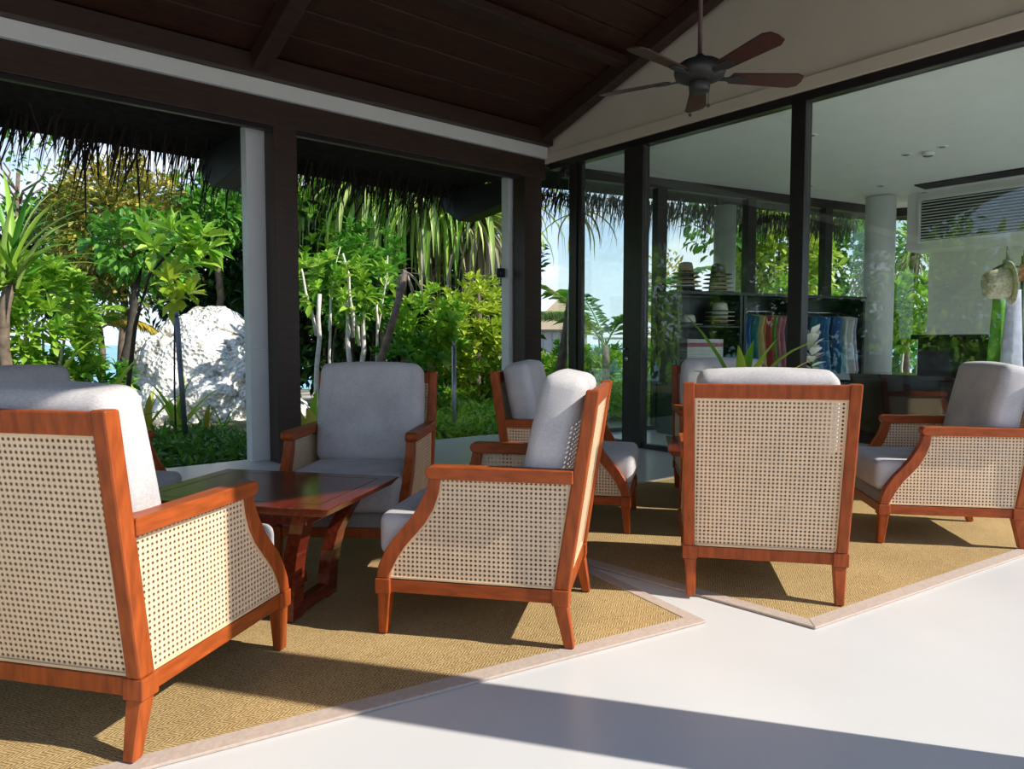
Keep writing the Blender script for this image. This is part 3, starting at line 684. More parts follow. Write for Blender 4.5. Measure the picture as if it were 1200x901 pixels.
def ground_z(p):
    r_ = math.hypot(max(0, p.x - 14) + min(0, p.x + 8), max(0, p.y - 12)); return -.22 - .045 * r_
def plant(name, px, Z):
    p = at(px, Z); return empty(name, (p.x, p.y, ground_z(p)))
def shrub(px, Z, y0, y1, wpx, nt, label, mat='leaf_bright', L=.17, nparts=40, stems=4, bark='bark_white', nl=9, W_=.42, name='rosette_shrub', cat='shrub', group=None):
    r = plant(name, px, Z); gz = r.location.z; zc = (zy(y0, Z) + zy(y1, Z)) / 2 - gz; rz = (zy(y0, Z) - zy(y1, Z)) / 2; rx = wpx / 2 / FPX * Z
    for k in range(stems):
        a = random.random() * 2 * PI; trunk(r, wob((.15 * math.cos(a), .15 * math.sin(a), 0), (rx * .6 * math.cos(a), rx * .6 * math.sin(a), zc + rz * .2 * random.random()), 5, .05), .035, .012, bark, 'stem')
    rosettes(r, (0, 0, zc), (rx, rx, rz), nt, nl, L, W_, mat, nparts); tag(r, label, cat, group); return r
def tree(px, Z, y0, y1, wpx, n, label, mat, L=.16, W_=.45, nparts=0, bark='bark', shell=.35, big=False, tr=.09, extra=None, name='leafy_tree', ypx=None):
    r = plant(name, px, Z); gz = r.location.z; zc = (zy(y0, Z) + zy(y1, Z)) / 2 - gz; rz = (zy(y0, Z) - zy(y1, Z)) / 2; rx = wpx / 2 / FPX * Z
    trunk(r, wob((0, 0, 0), (0, 0, zc), 5, .08), tr, tr * .6, bark)
    for k in range(6):
        a = k * 1.05 + random.random(); e_ = (rx * .75 * math.cos(a), rx * .75 * math.sin(a), zc + rz * random.uniform(-.3, .7)); trunk(r, wob((0, 0, max(.2, zc - rz * .6)), e_, 4, .08), tr * .45, .012, bark, 'branch')
    canopy(r, (0, 0, zc), (rx, rx, rz), n, L, W_, mat, nparts, shell, big)
    if extra:
        for m2, n2_, dz, f in extra: canopy(r, (0, 0, zc + dz * rz), (rx * f, rx * f, rz * f), n2_, L, W_, m2, 0, .7, big)
    tag(r, label, 'tree'); return r
BLADE = {}
def blade_mesh(mat, el, droop, w, fold=.25):
    key = (mat, round(el, 2), droop, w)
    if key in BLADE: return BLADE[key]
    n = 8; V, F = [], []; p = Vector((0, 0, 0)); ang = el
    for i in range(n + 1):
        t = i / n; ww = w * (1 - t ** 2.2) * (.55 + .45 * min(1, t * 4)) + .002
        nx_, nz_ = -math.sin(ang), math.cos(ang)
        V += [(p.x + nx_ * ww * fold, ww / 2, p.z + nz_ * ww * fold), (p.x, 0, p.z), (p.x + nx_ * ww * fold, -ww / 2, p.z + nz_ * ww * fold)]
        p = p + Vector((math.cos(ang), 0, math.sin(ang))) / n; ang -= droop / n * (.4 + 1.2 * t); ang = max(ang, -1.5)
        if i:
            a, b = (i - 1) * 3, i * 3
            F += [(a, a + 1, b + 1, b), (a + 1, a + 2, b + 2, b + 1)]
    me = bpy.data.meshes.new('leaf_blade'); me.from_pydata(V, [], F); me.update(); me.materials.append(MATS[mat]); me.shade_smooth(); BLADE[key] = me; return me
def blades(root, c, n, L, w, els, droop, mats, spread=.05, name='leaf_blade'):
    for k in range(n):
        mat = mats[k % len(mats)]; f = k / max(1, n - 1); el = els[0] + (els[1] - els[0]) * f
        el = math.radians(round((el + random.uniform(-6, 6)) / 12) * 12)
        o = bpy.data.objects.new(name, blade_mesh(mat, el, droop, w)); COL.objects.link(o); o.parent = root
        s = L * random.uniform(.7, 1.15); o.location = (c[0] + random.uniform(-1, 1) * spread, c[1] + random.uniform(-1, 1) * spread, c[2] + random.uniform(-1, 1) * spread)
        o.rotation_euler = (0, 0, k * 2.39996 + random.uniform(-.3, .3)); o.scale = (s, s, s)
def pandanus(px, Z, y, n, Lpx, label, mats=('leaf_pandan', 'leaf_bright', 'leaf_pandan'), els=(75, -30), droop=2.0, w=.05, bark='bark', dry=0, group=None):
    r = plant('pandanus_palm', px, Z); zc = zy(y, Z) - r.location.z; L = Lpx / FPX * Z
    trunk(r, wob((random.uniform(-.3, .3), random.uniform(-.3, .3), 0), (0, 0, zc), 5, .06), .08, .06, bark)
    blades(r, (0, 0, zc), n, L, w, els, droop, mats, .10)
    if dry: blades(r, (0, 0, zc - .15), dry, L * .9, w * .8, (-20, -70), 1.2, ('leaf_dry',), .12, 'dry_leaf_blade')
    tag(r, label, 'palm', group); return r
def lily(px, Z, y, n, Lpx, label, mats=('leaf_bright',), w=.11, els=(85, 45), droop=.7):
    r = plant('strap_leaf_lily', px, Z); r.location.z = -.2; blades(r, (0, 0, .0), n, (zy(y, Z) + .2) * 1.35, w, els, droop, mats, .03); tag(r, label, 'plant'); return r
def frond(root, c, az, el, L, nl, mat, droop=1.2, ll=.45):
    pts = []; p = Vector(c); ang = el; h = Vector((math.cos(az), math.sin(az), 0))
    for i in range(13):
        pts.append(p.copy()); p = p + (h * math.cos(ang) + Vector((0, 0, math.sin(ang)))) * L / 12; ang -= droop / 12
    tube('frond_stem', pts, [.016 * (1 - i / 13) + .003 for i in range(13)], mat, root, 5)
    side = Vector((-h.y, h.x, 0)); P, D, Ls = [], [], []
    for k in range(nl):
        t = .12 + .88 * k / nl; i = min(11, int(t * 12)); f = t * 12 - i; q = pts[i].lerp(pts[i + 1], f); tg = (pts[i + 1] - pts[i]).normalized()
        for s in (-1, 1):
            P.append(q); D.append(side * s * .8 + tg * .75 + Vector((0, 0, random.uniform(-.55, -.1)))); Ls.append(ll * math.sin(PI * min(.97, .18 + .8 * t)) * random.uniform(.85, 1.1))
    P = np.array(P); D = np.array(D); Ls = np.array(Ls)
    merge_leaves('leaflets', LEAF2, P, frames(D), Ls, np.full(len(P), .035), mat, root)

# --- first opening, far left
pandanus(15, 8.6, 330, 46, 135, 'upright blade-leaved palm left of the boulder, behind the grey cushion', ('leaf_bright', 'leaf_green', 'leaf_pandan'), (88, 30), 1.1, .055)
shrub(42, 9.2, 308, 460, 118, 240, 'bright rosette-leaved shrub next to the gap with the sea', L=.19, nparts=60)
shrub(108, 9.9, 428, 470, 80, 60, 'low rosette-leaved shrub under the sea gap', 'leaf_green', .17, 25)
tree(145, 13.5, 208, 352, 150, 5200, 'rounded tree covered in yellow-olive vine', 'leaf_vine', .15, .42, extra=(('leaf_olive', 2200, .25, .95), ('leaf_green', 1400, -.2, 1.0)))
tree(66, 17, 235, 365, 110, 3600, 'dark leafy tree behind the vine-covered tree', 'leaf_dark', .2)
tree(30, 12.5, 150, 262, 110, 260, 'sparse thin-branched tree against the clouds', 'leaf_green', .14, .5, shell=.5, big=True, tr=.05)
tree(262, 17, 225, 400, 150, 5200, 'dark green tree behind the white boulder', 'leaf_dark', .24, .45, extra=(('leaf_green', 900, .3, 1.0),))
tree(255, 13.5, 225, 290, 70, 900, 'mid green tree crown over the boulder', 'leaf_green', .2, .4, nparts=30, big=True)
r = plant('broad_leaf_plant', 146, 9.0); zc = zy(288, 9.0) - r.location.z; bo_ = RT * .70
trunk(r, [(0, 0, 0), (.04, 0, .8), (.12, -.06, 1.5), (bo_.x * .5, bo_.y * .5, zc - .35), (bo_.x, bo_.y, zc)], .035, .015, 'bark_dark')
for k, (dx, dz, nt_) in enumerate(((-.30, .05, 2), (0, .12, 3), (.32, .02, 3), (.1, -.25, 2), (-.1, -.45, 2), (.05, -.62, 2))):
    p = RT * (dx + .70); rosettes(r, (p.x, p.y, zc + dz), (.13, .13, .1), nt_, 10, .30, .42, 'leaf_bright' if k < 4 else 'leaf_lime', 40)
tag(r, 'plant with large glossy light green leaves before the dark tree', 'plant')
r = plant('young_palm', 118, 12); zc = zy(372, 12) - r.location.z
trunk(r, wob((0, 0, 0), (0, 0, zc - .2), 4, .03), .06, .05)
for k in range(7): frond(r, (0, 0, zc - .2), k * .9 + .3, math.radians(35 + 12 * (k % 3)), 1.1, 26, 'leaf_gold' if k % 3 == 0 else 'leaf_bright', 1.6, .35)
tag(r, 'young palm with yellow-green fronds by the sea gap', 'palm')
tag(trunk_o := plant('bare_tree', 96, 15), 'thin grey tree trunk in front of the sea', 'tree'); trunk(trunk_o, wob((0, 0, 0), (.1, .1, zy(330, 15) + .4), 5, .05), .1, .08); canopy(trunk_o, (0, 0, zy(310, 15) + .4), (.8, .8, .7), 500, .18, .45, 'leaf_green')
tag(lt := plant('leaning_tree', 143, 11.5), 'dark leaning tree stem left of the boulder', 'tree'); trunk(lt, [(0, 0, 0), (-.05, .02, .7), (.1, 0, 1.3), (.25, .1, 2.2), (.5, .2, 3.0)], .085, .05, 'bark_dark'); canopy(lt, (.4, .2, 2.9), (.8, .8, .55), 900, .17, .45, 'leaf_green', 20, big=True)
# boulder
bp_ = at(240, 12.8); bm = bmesh.new(); bmesh.ops.create_icosphere(bm, subdivisions=6, radius=1)
for v in bm.verts:
    d = v.co.normalized(); n_ = noise.fractal(d * 1.3 + Vector((4.2, 1, 3)), 1, 2, 6) * .16 + noise.fractal(d * 5 + Vector((1, 7, 3)), 1, 2, 5) * .055 + noise.fractal(d * 14, 1, 2, 3) * .02
    c = d * (1 + n_); pk = 1 - .28 * abs(c.x * RT.x + c.y * RT.y + .1) ** 1.6
    v.co = Vector((c.x * 1.75, c.y * 1.5, c.z * 1.80 * (pk if c.z > 0 else 1)))
bo = from_bm('boulder', bm, 'coral_rock', smooth=True); bo.location = (bp_.x, bp_.y, -.25); tag(bo, 'big white coral boulder in the garden', 'boulder')
# torch pole
o = empty('garden_torch', (at(216, 8.3).x, at(216, 8.3).y, -.2)); tube('pole', [(0, 0, 0), (RT.x * -.075, RT.y * -.075, 1.55)], .03, 'pole_metal', o, 10); tube('cap', [(RT.x * -.075, RT.y * -.075, 1.55), (RT.x * -.077, RT.y * -.077, 1.62)], .022, 'pole_metal', o, 10)
tube('cable', [(RT.x * -.12, RT.y * -.12, 0), (RT.x * -.12, RT.y * -.12, .8), (RT.x * -.10, RT.y * -.10, 1.5)], .010, 'shade_black', o, 6); tag(o, 'dark grey garden torch pole in front of the boulder', 'pole')
lily(207, 9.8, 452, 9, 0, 'tall strap-leaved lily beside the torch pole', ('leaf_bright', 'leaf_lime'), .13)
lily(168, 9.6, 462, 7, 0, 'yellowing strap-leaved lily left of the torch pole', ('leaf_gold', 'leaf_lime'), .14)
lily(240, 9.9, 472, 7, 0, 'gold-tipped strap-leaved lily in front of the boulder', ('leaf_gold', 'leaf_bright'), .12, (80, 20), 1.0)
lily(260, 10.0, 474, 9, 0, 'fine green strap-leaved lily nearest the white pillar', ('leaf_bright', 'leaf_green'), .07, (85, 10), .9)
lily(186, 8.0, 498, 6, 0, 'short dark strap-leaved lily at the terrace edge', ('leaf_green',), .12)
lily(45, 8.4, 420, 8, 0, 'pale strap-leaved lily behind the far grey cushion', ('leaf_lime', 'leaf_dry'), .12, (80, 30), 1.2)
lily(120, 8.6, 440, 8, 0, 'yellow-green strap-leaved lily under the sea gap', ('leaf_lime', 'leaf_bright'), .10, (80, 30), 1.1)
lily(366, 8.0, 462, 8, 0, 'yellow-green strap-leaved lily just behind the dark door post', ('leaf_lime', 'leaf_gold', 'leaf_bright'), .16)
# --- second opening
shrub(375, 13.8, 215, 368, 105, 150, 'bright rosette-leaved tree shrub beside the dark door post', L=.22, nparts=70, stems=2, bark='bark', name='rosette_tree')
shrub(424, 12, 272, 392, 100, 120, 'rosette-leaved shrub under the hanging pandanus', 'leaf_green', .22, 40, 2, bark='bark_dark')
for px, Z, y1, rr, lb in ((371, 10.5, 345, .042, 'pale bare tree stem beside the door post, straightest one'), (386, 11, 340, .025, 'thin pale crooked tree stem'), (414, 10.8, 350, .045, 'pale bare tree stem behind the grey chair back'), (422, 11, 365, .05, 'short thick pale tree stem'), (442, 11, 350, .028, 'slanting pale tree stem behind the grey chair')):
    s_ = plant('tree_stem', px, Z); trunk(s_, wob((0, 0, 0), (random.uniform(-.08, .08), random.uniform(-.08, .08), zy(y1, Z) - s_.location.z), 6, .025), rr, rr * .7, 'bark_white', 'trunk'); trunk(s_, wob((0, 0, (zy(y1, Z) - s_.location.z) * .7), (random.uniform(-.25, .25), random.uniform(-.25, .25), zy(y1 - 50, Z) - s_.location.z), 4, .04), rr * .6, rr * .3, 'bark_white', 'branch'); tag(s_, lb, 'tree'); rosettes(s_, (0, 0, zy(y1 - 15, Z) - s_.location.z), (.28, .28, .3), 9, 9, .2, .42, 'leaf_bright', 30)
pandanus(440, 13.8, 222, 110, 130, 'hanging pandanus behind the grey armchair back', els=(60, -55), droop=2.4, w=.06)
pandanus(500, 13.6, 232, 110, 120, 'shaggy pandanus over the slim steel pole', els=(60, -55), droop=2.3, w=.06, dry=12)
pandanus(474, 14.5, 228, 130, 140, 'big hanging pandanus with long bright green leaves', els=(70, -45), droop=2.4, w=.065, dry=10)
pandanus(405, 15, 205, 100, 120, 'hanging pandanus under the thatch near the door post', els=(60, -50), droop=2.4, w=.065)
pandanus(562, 14, 250, 90, 120, 'pandanus with grey dry leaves hanging below it near the corner pillar', els=(75, -20), droop=2.2, w=.06, dry=60)
pandanus(520, 15.5, 222, 100, 120, 'pandanus under the eave bracket near the corner', els=(70, -40), droop=2.2, w=.06, dry=8)
pandanus(592, 15.5, 230, 90, 110, 'olive pandanus half hidden by the corner pillar', ('leaf_olive', 'leaf_pandan', 'leaf_lime'), (75, -40), 2.2, .05, dry=10)
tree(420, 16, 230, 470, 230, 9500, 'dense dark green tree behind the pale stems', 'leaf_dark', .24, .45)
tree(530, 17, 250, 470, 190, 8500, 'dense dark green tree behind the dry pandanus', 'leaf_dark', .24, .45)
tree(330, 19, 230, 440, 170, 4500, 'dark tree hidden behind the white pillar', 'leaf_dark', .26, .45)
shrub(555, 12.5, 335, 455, 95, 260, 'bright yellow-green shrub beside the corner pillar', 'leaf_lime', .17, 50, W_=.4, stems=2, bark='bark')
shrub(505, 11.4, 345, 425, 80, 110, 'mid green shrub behind the steel pole', 'leaf_bright', .18, 40, stems=2, bark='bark')
shrub(478, 10.8, 400, 470, 80, 60, 'low dark shrub behind the grey armchair', 'leaf_green', .17, 20, bark='bark_dark')
shrub(585, 12.5, 380, 470, 70, 80, 'loose green shrub beside the corner pillar, low down', 'leaf_bright', .17, 20, bark='bark')
tag(ls := plant('leaning_tree', 455, 10.2), 'leaning bare tree stem with a dry crown behind the grey chair', 'tree'); trunk(ls, [(-.35, .1, 0), (-.2, .1, .7), (.05, .05, 1.4), (.3, 0, 2.3)], .06, .05, 'bark'); blades(ls, (.3, 0, 2.3), 18, .55, .04, (20, -60), 1.5, ('leaf_dry',), .05, 'dry_leaf_blade')
o = empty('steel_pole', (at(532, 8.6).x, at(532, 8.6).y, -.2)); tube('pole', [(0, 0, 0), (0, 0, zy(406, 8.6) + .2)], .028, 'steel', o, 10); tube('cap', [(0, 0, zy(406, 8.6) + .2), (0, 0, zy(400, 8.6) + .2)], .018, 'steel', o, 8); tag(o, 'slim steel garden pole between the armchairs', 'pole')
o = empty('spot_light', (5.30, 6.36, zy(318, 8.1))); o.location = (5.22, 6.42, 1.86); lathe('lamp_head', [(.03, -.05), (.05, -.045), (.05, .05), (.03, .055)], 'shade_black', o, 14); box('bracket', (.03, -.015, -.015), (.06, .015, .015), 'shade_black', o); tag(o, 'small black spotlight on the corner white pillar', 'lamp')
# ground cover (uncountable)
def cover(name, poly, n, L, mat, label, h=.22):
    P = []; xs = [p[0] for p in poly]; ys = [p[1] for p in poly]
    def inside(x, y):
        c = False; j = len(poly) - 1
        for i in range(len(poly)):
            if (poly[i][1] > y) != (poly[j][1] > y) and x < (poly[j][0] - poly[i][0]) * (y - poly[i][1]) / (poly[j][1] - poly[i][1]) + poly[i][0]: c = not c
            j = i
        return c
    while len(P) < n:
        x, y = random.uniform(min(xs), max(xs)), random.uniform(min(ys), max(ys))
        if inside(x, y): P.append((x, y, -.2 + h * random.random() ** .7 * (.6 + .6 * (noise.noise((x * 1.5, y * 1.5, 0)) + .5))))
    P = np.array(P); D = rng.normal(0, 1, (n, 3)); D[:, 2] = np.abs(D[:, 2]) * .8; Ls = L * (.6 + .8 * rng.random(n))
    o = merge_leaves(name, LEAF2, P, frames(D, rng.normal(0, .5, n)), Ls, Ls * .35, mat, None); tag(o, label, 'ground cover', kind='stuff')
cover('ground_cover', [(-4, 6.75), (4.2, 6.8), (4.6, 8.3), (2.5, 9.3), (-4, 9.5)], 15000, .11, 'leaf_cover', 'low green ground cover along the terrace below the boulder')
cover('ground_cover', [(4.2, 6.85), (6.6, 6.7), (9.5, 9.5), (10.5, 14), (6, 12), (4.4, 8.5)], 22000, .13, 'leaf_bright', 'lush low green ground cover between the pole and the shop door', .3)
cover('ground_cover', [(8, 7), (16, 6), (20, 14), (12, 15)], 9000, .2, 'leaf_bright', 'green ground cover beyond the shop', .5)
# --- beyond the shop door and windows
r = plant('coconut_palm', 708, 13); trunk(r, [(0, 0, 0), (.06, 0, .7), (.02, 0, 1.25)], .09, .06)
for k, (az, el, L) in enumerate(((2.3, 62, 3.0), (1.2, 60, 2.8), (.2, 50, 2.6), (-.7, 66, 3.0), (3.3, 45, 2.4))): frond(r, (.02, 0, 1.2), az, math.radians(el), L, 46, 'leaf_green' if k % 2 else 'leaf_pandan', 1.3, .5)
tag(r, 'young coconut palm with arching fronds seen through the shop door', 'palm')
r = plant('leaning_palm', 642, 10.5); trunk(r, [(0, 0, 0), (.13, -.05, .6), (.26, -.1, 1.3), (.36, -.15, 2.1), (.42, -.2, 3.2)], .085, .06); blades(r, (.42, -.2, 3.2), 22, 1.0, .05, (60, -40), 2, ('leaf_pandan', 'leaf_olive')); tag(r, 'palm trunk leaning beside the glass edge at the corner', 'palm')
shrub(700, 14.5, 415, 462, 140, 110, 'low hedge of bright leaves outside the shop door', 'leaf_bright', .2, 20, name='low_hedge')
shrub(745, 18.5, 408, 450, 150, 130, 'hedge of mid green leaves beneath the golf buggy roof', 'leaf_green', .24, 15, name='low_hedge', bark='bark')
shrub(690, 17, 412, 452, 110, 110, 'hedge of bright leaves below the beach hut', 'leaf_bright', .22, 15, name='low_hedge', bark='bark')
shrub(660, 15.5, 408, 450, 70, 60, 'low leafy bush beneath the leaning palm trunk', 'leaf_green', .2, 10)
tree(775, 27, 300, 440, 70, 1600, 'yellow-green tree behind the shop window by the first mullion', 'leaf_olive', .22)
tree(910, 15, 225, 400, 120, 4200, 'bright yellow-green tree outside the far shop window', 'leaf_lime', .22, .42, nparts=20, big=True)
tree(985, 16, 235, 400, 90, 2800, 'pale branching tree beside the round shop column', 'leaf_green', .2, .42, bark='bark_white')
shrub(1064, 15, 330, 400, 60, 110, 'bright green shrub in the gap by the shop back wall', 'leaf_bright', .22, 30)
pandanus(1066, 15.5, 290, 46, 60, 'pandanus with grey dead leaves in the gap by the shop wall', els=(80, -20), droop=1.8, w=.06, dry=26)
shrub(1060, 17, 380, 440, 90, 90, 'low green shrub closing the gap by the shop back wall', 'leaf_green', .24, 10, bark='bark')
shrub(930, 13.5, 330, 410, 110, 90, 'green shrub outside behind the clothes rack', 'leaf_bright', .2, 20)
tree(1110, 19, 220, 430, 150, 2500, 'leafy tree behind the shop back wall', 'leaf_green', .24)
tree(845, 14, 225, 300, 90, 260, 'sparse overhanging branches outside the shop window', 'leaf_green', .2, .5, big=True, tr=.05)
# hut, buggy
hp = at(655, 34); o = empty('beach_hut', (hp.x, hp.y, -1.2), -YAW)
box('wall', (-1.2, -1.2, 0), (1.2, 1.2, 2.9), 'hut_wall', o); hexa('roof', [(-1.6, -1.6, 2.9), (1.6, -1.6, 2.9), (1.6, 1.6, 2.9), (-1.6, 1.6, 2.9), (-.1, -.1, 4.3), (.1, -.1, 4.3), (.1, .1, 4.3), (-.1, .1, 4.3)], 'straw', o)
for k in range(6): box('wall_board', (-1.2 + k * .4 + .02, -1.24, .1), (-.8 + k * .4 - .02, -1.2, 2.8), 'hut_wall', o)
tag(o, 'small grey beach hut with a thatched roof by the sea', 'hut')
hp = at(752, 22); o = empty('golf_buggy', (hp.x, hp.y, -.43), -YAW + .08)
box('roof', (-1.42, -.6, 1.62), (1.42, .6, 1.73), 'buggy_white', o, b=.045)
for sx, sy in ((-1.2, -.5), (-1.2, .5), (1.15, -.5), (1.15, .5)): tube('roof_post', [(sx, sy, .7), (sx, sy, 1.2), (sx * 1.03, sy, 1.63)], .025, 'shade_black', o, 6)
box('body', (-1.5, -.55, .30), (1.5, .55, .66), 'buggy_white', o, b=.06); box('cowl', (1.15, -.52, .62), (1.5, .52, .95), 'buggy_white', o, b=.05)
for k in range(3): box('seat', (-1.1 + k * .75, -.5, .66), (-.65 + k * .75, .5, .80), 'straw_dark', o, b=.03); box('seat_back', (-1.2 + k * .75, -.5, .80), (-1.1 + k * .75, .5, 1.2), 'straw_dark', o, b=.03)
for sx in (-1.05, 1.05):
    for sy in (-.52, .52): tube('wheel', [(sx, sy - .08, .2), (sx, sy + .08, .2)], .22, 'shade_black', o, 16)
tag(o, 'long white golf buggy with a flat roof parked outside the shop', 'buggy')
for k, (x_, y_, h_) in enumerate(((-13, 3, 5.0), (-12, 7.5, 4.2), (-10.5, 12, 5.2), (-15, -2, 5.5), (-8.5, 15.5, 4.5), (-14, 10, 6), (-13.5, 14.5, 6.2), (-6, 17, 4.6))):  # unseen trees, added only so the shop glass has greenery to reflect
    r = empty('reflection_tree', (x_, y_, -.25)); trunk(r, wob((0, 0, 0), (.2, .1, h_ * .6), 5, .1), .14, .08); trunk(r, wob((0, 0, h_ * .35), (1.0, -.5, h_ * .7), 4, .1), .06, .02, 'bark', 'branch')
    canopy(r, (0, 0, h_ * .55), (2.3, 2.3, h_ * .48), 2600, .34, .45, ('leaf_green', 'leaf_bright', 'leaf_dark')[k % 3]); tag(r, 'unseen tree past the open end of the pavilion, added for the shop glass to reflect', 'tree', 'unseen trees added for the glass reflections')

# ------------------------------------------------------------------ shop furniture and goods
RA, RB = Vector((6.74, 5.02)), Vector((9.45, 4.22)); rd = (RB - RA).normalized(); rl = (RB - RA).length; ra = math.atan2(rd.y, rd.x)
def rpt(px): return (hit_line(px, RA, RB) - RA).dot(rd)
def rack(t0, t1, h, name, label, mat='rack_green', shelves=(), rail=None):
    o = empty(name, (RA.x, RA.y, 0), ra)
    for t in (t0, t1 - .04): box('side_panel', (t, -.02, 0), (t + .04, .36, h), mat, o, b=.003)
    box('top_panel', (t0 - .01, -.03, h), (t1 + .01, .37, h + .035), mat, o, b=.003); box('base_panel', (t0, -.02, .06), (t1, .36, .10), mat, o, b=.003)
    box('back_panel', (t0 + .042, .345, .10), (t1 - .042, .358, h - .002), mat, o)
    for z in shelves: box('shelf', (t0 + .042, -.015, z), (t1 - .042, .35, z + .022), mat, o, b=.002)
    if rail: tube('hanging_rail', [(t0 + .04, .17, rail), (t1 - .04, .17, rail)], .012, 'chrome', o, 8)
    tag(o, label, 'rack'); return o
tA, tB, tC, tD = rpt(792), rpt(868), rpt(940), rpt(1011)
HR = 1.62
rack(tA, tB, HR, 'shelf_unit', 'dark shelf unit in the shop with straw hats on it', shelves=(.45, .86, 1.24))
rack(tB + .02, tC, HR, 'clothes_rack', 'dark clothes rack with colourful dresses next to the hats', rail=1.45)
rack(tC + .02, tD, HR, 'clothes_rack', 'dark clothes rack with blue and white garments beside the round column', rail=1.45)
def rw(t, d=.17, z=0): p = RA + rd * t + Vector((-rd.y, rd.x)) * d; return Vector((p.x, p.y, z))
def hat(p, z, r, h, mat, lab, grp, tilt=None):
    o = empty('straw_hat', (p.x, p.y, z)); lathe('brim', [(r, .012), (r * 1.0, .018), (r * .55, .008), (r * .5, 0)], mat, o, 20); lathe('crown', [(r * .56, .006), (r * .52, h * .6), (r * .45, h * .92), (r * .25, h), (.01, h * .97)], mat, o, 20)
    lathe('hat_band', [(r * .565, .012), (r * .56, .012 + h * .2)], 'shade_black', o, 20); tag(o, lab, 'hat', grp)
for px, seq, lab in ((813, ('straw_dark', 'hat_white', 'straw', 'straw_dark', 'straw'), 'straw hat atop the shelf unit, stack by the window mullion'), (851, ('straw_light', 'straw_light', 'straw', 'straw', 'straw_dark'), 'straw hat atop the shelf unit, stack beside the dresses')):
    for k, mt in enumerate(seq): hat(rw(rpt(px)), HR + .036 + k * .050, .19 - .008 * k, .16 - .004 * k, mt, lab + (', the lowest one', ', second from below', ', the middle one', ', second from the top', ', the topmost one')[k], 'hats stacked on the shelf unit')
hat(rw(rpt(816)), 1.263, .17, .13, 'hat_white', 'white hat alone on the upper shelf of the unit', 'hats inside the shelf unit')
for k, mt in enumerate(('straw', 'straw_light', 'hat_white', 'hat_white')): hat(rw(rpt(854)), 1.263 + k * .05, .17, .13, mt, 'hat on the upper shelf next to the dresses, ' + ('lowest of its stack', 'second from below', 'third from below', 'topmost of its stack')[k], 'hats inside the shelf unit')
for k, mt in enumerate(('cloth_white', 'cloth_white', 'cloth_white', 'cloth_pink', 'cloth_white')):
    q = rw(rpt(828), .17, .883 + k * .045); o = empty('folded_towel', q, ra); box('fold_top', (-.26, -.15, .022), (.26, .15, .043), mt, o, b=.009); box('fold_bottom', (-.26, -.15, 0), (.26, .15, .021), mt, o, b=.009); tag(o, 'folded %s towel on the middle shelf, %s of the pile' % (mt[6:], ('lowest', 'second', 'third', 'fourth', 'topmost')[k]), 'towel', 'folded towels on the shelf')
for k in range(5):
    q = rw(rpt(830), .17, .473 + k * .05); o = empty('folded_cloth', q, ra); box('fold_top', (-.24, -.14, .025), (.24, .14, .048), 'cloth_' + ('khaki', 'teal', 'navy', 'khaki', 'green')[k], o, b=.009); box('fold_bottom', (-.24, -.14, 0), (.24, .14, .024), 'cloth_' + ('khaki', 'teal', 'navy', 'khaki', 'green')[k], o, b=.009); tag(o, 'folded garment on the lower shelf of the hat unit, %s of the pile' % ('lowest', 'second', 'third', 'fourth', 'topmost')[k], 'garment', 'folded garments on the shelf')
def garment(t, L, w, mat, lab, grp):
    q = rw(t, .17, 1.438); o = empty('hanging_garment', q, ra + PI / 2 + random.uniform(-.25, .25))
    n = 9; V, F = [], []
    prof = [(0, .05), (.03, w * .9), (.25, w * .72), (.5, w * .85), (1, w * 1.15)]
    for z, hw in prof:
        for i in range(n * 2):
            a = 2 * PI * i / (n * 2); V.append((math.cos(a) * hw * .5, math.sin(a) * (.022 + .016 * z * (1 + math.sin(i * 2.6))), -.03 - z * L))
    m_ = n * 2
    for k in range(len(prof) - 1):
        for i in range(m_): F.append((k * m_ + i, k * m_ + (i + 1) % m_, (k + 1) * m_ + (i + 1) % m_, (k + 1) * m_ + i))
    mk('cloth', V, F, mat, o, True); tube('hanger_hook', [(0, 0, -.04), (0, 0, -.005), (.018, 0, .012), (.03, 0, 0)], .003, 'chrome', o, 5)
    tag(o, lab, 'garment', grp)
cols = ['sky', 'blue', 'teal', 'yellow', 'orange', 'red', 'green', 'pink', 'pink', 'navy', 'blue', 'blue']
for k, c in enumerate(cols):
    garment(tB + .10 + (tC - tB - .18) * k / (len(cols) - 1), .75 + .3 * ((k * 7) % 5) / 5, .42, 'cloth_' + c, '%s garment hanging among the colourful dresses' % dict(sky='light blue', navy='dark navy').get(c, c), 'garments on the colourful rack')
cols = ['navy', 'teal', 'blue', 'blue', 'sky', 'navy', 'blue', 'teal', 'white', 'white', 'lavender']
for k, c in enumerate(cols):
    garment(tC + .10 + (tD - tC - .18) * k / (len(cols) - 1), .8 + .25 * ((k * 3) % 5) / 5, .42, 'cloth_' + c, '%s garment on the rack beside the round column' % dict(sky='light blue', navy='dark navy').get(c, c), 'garments on the blue and white rack')
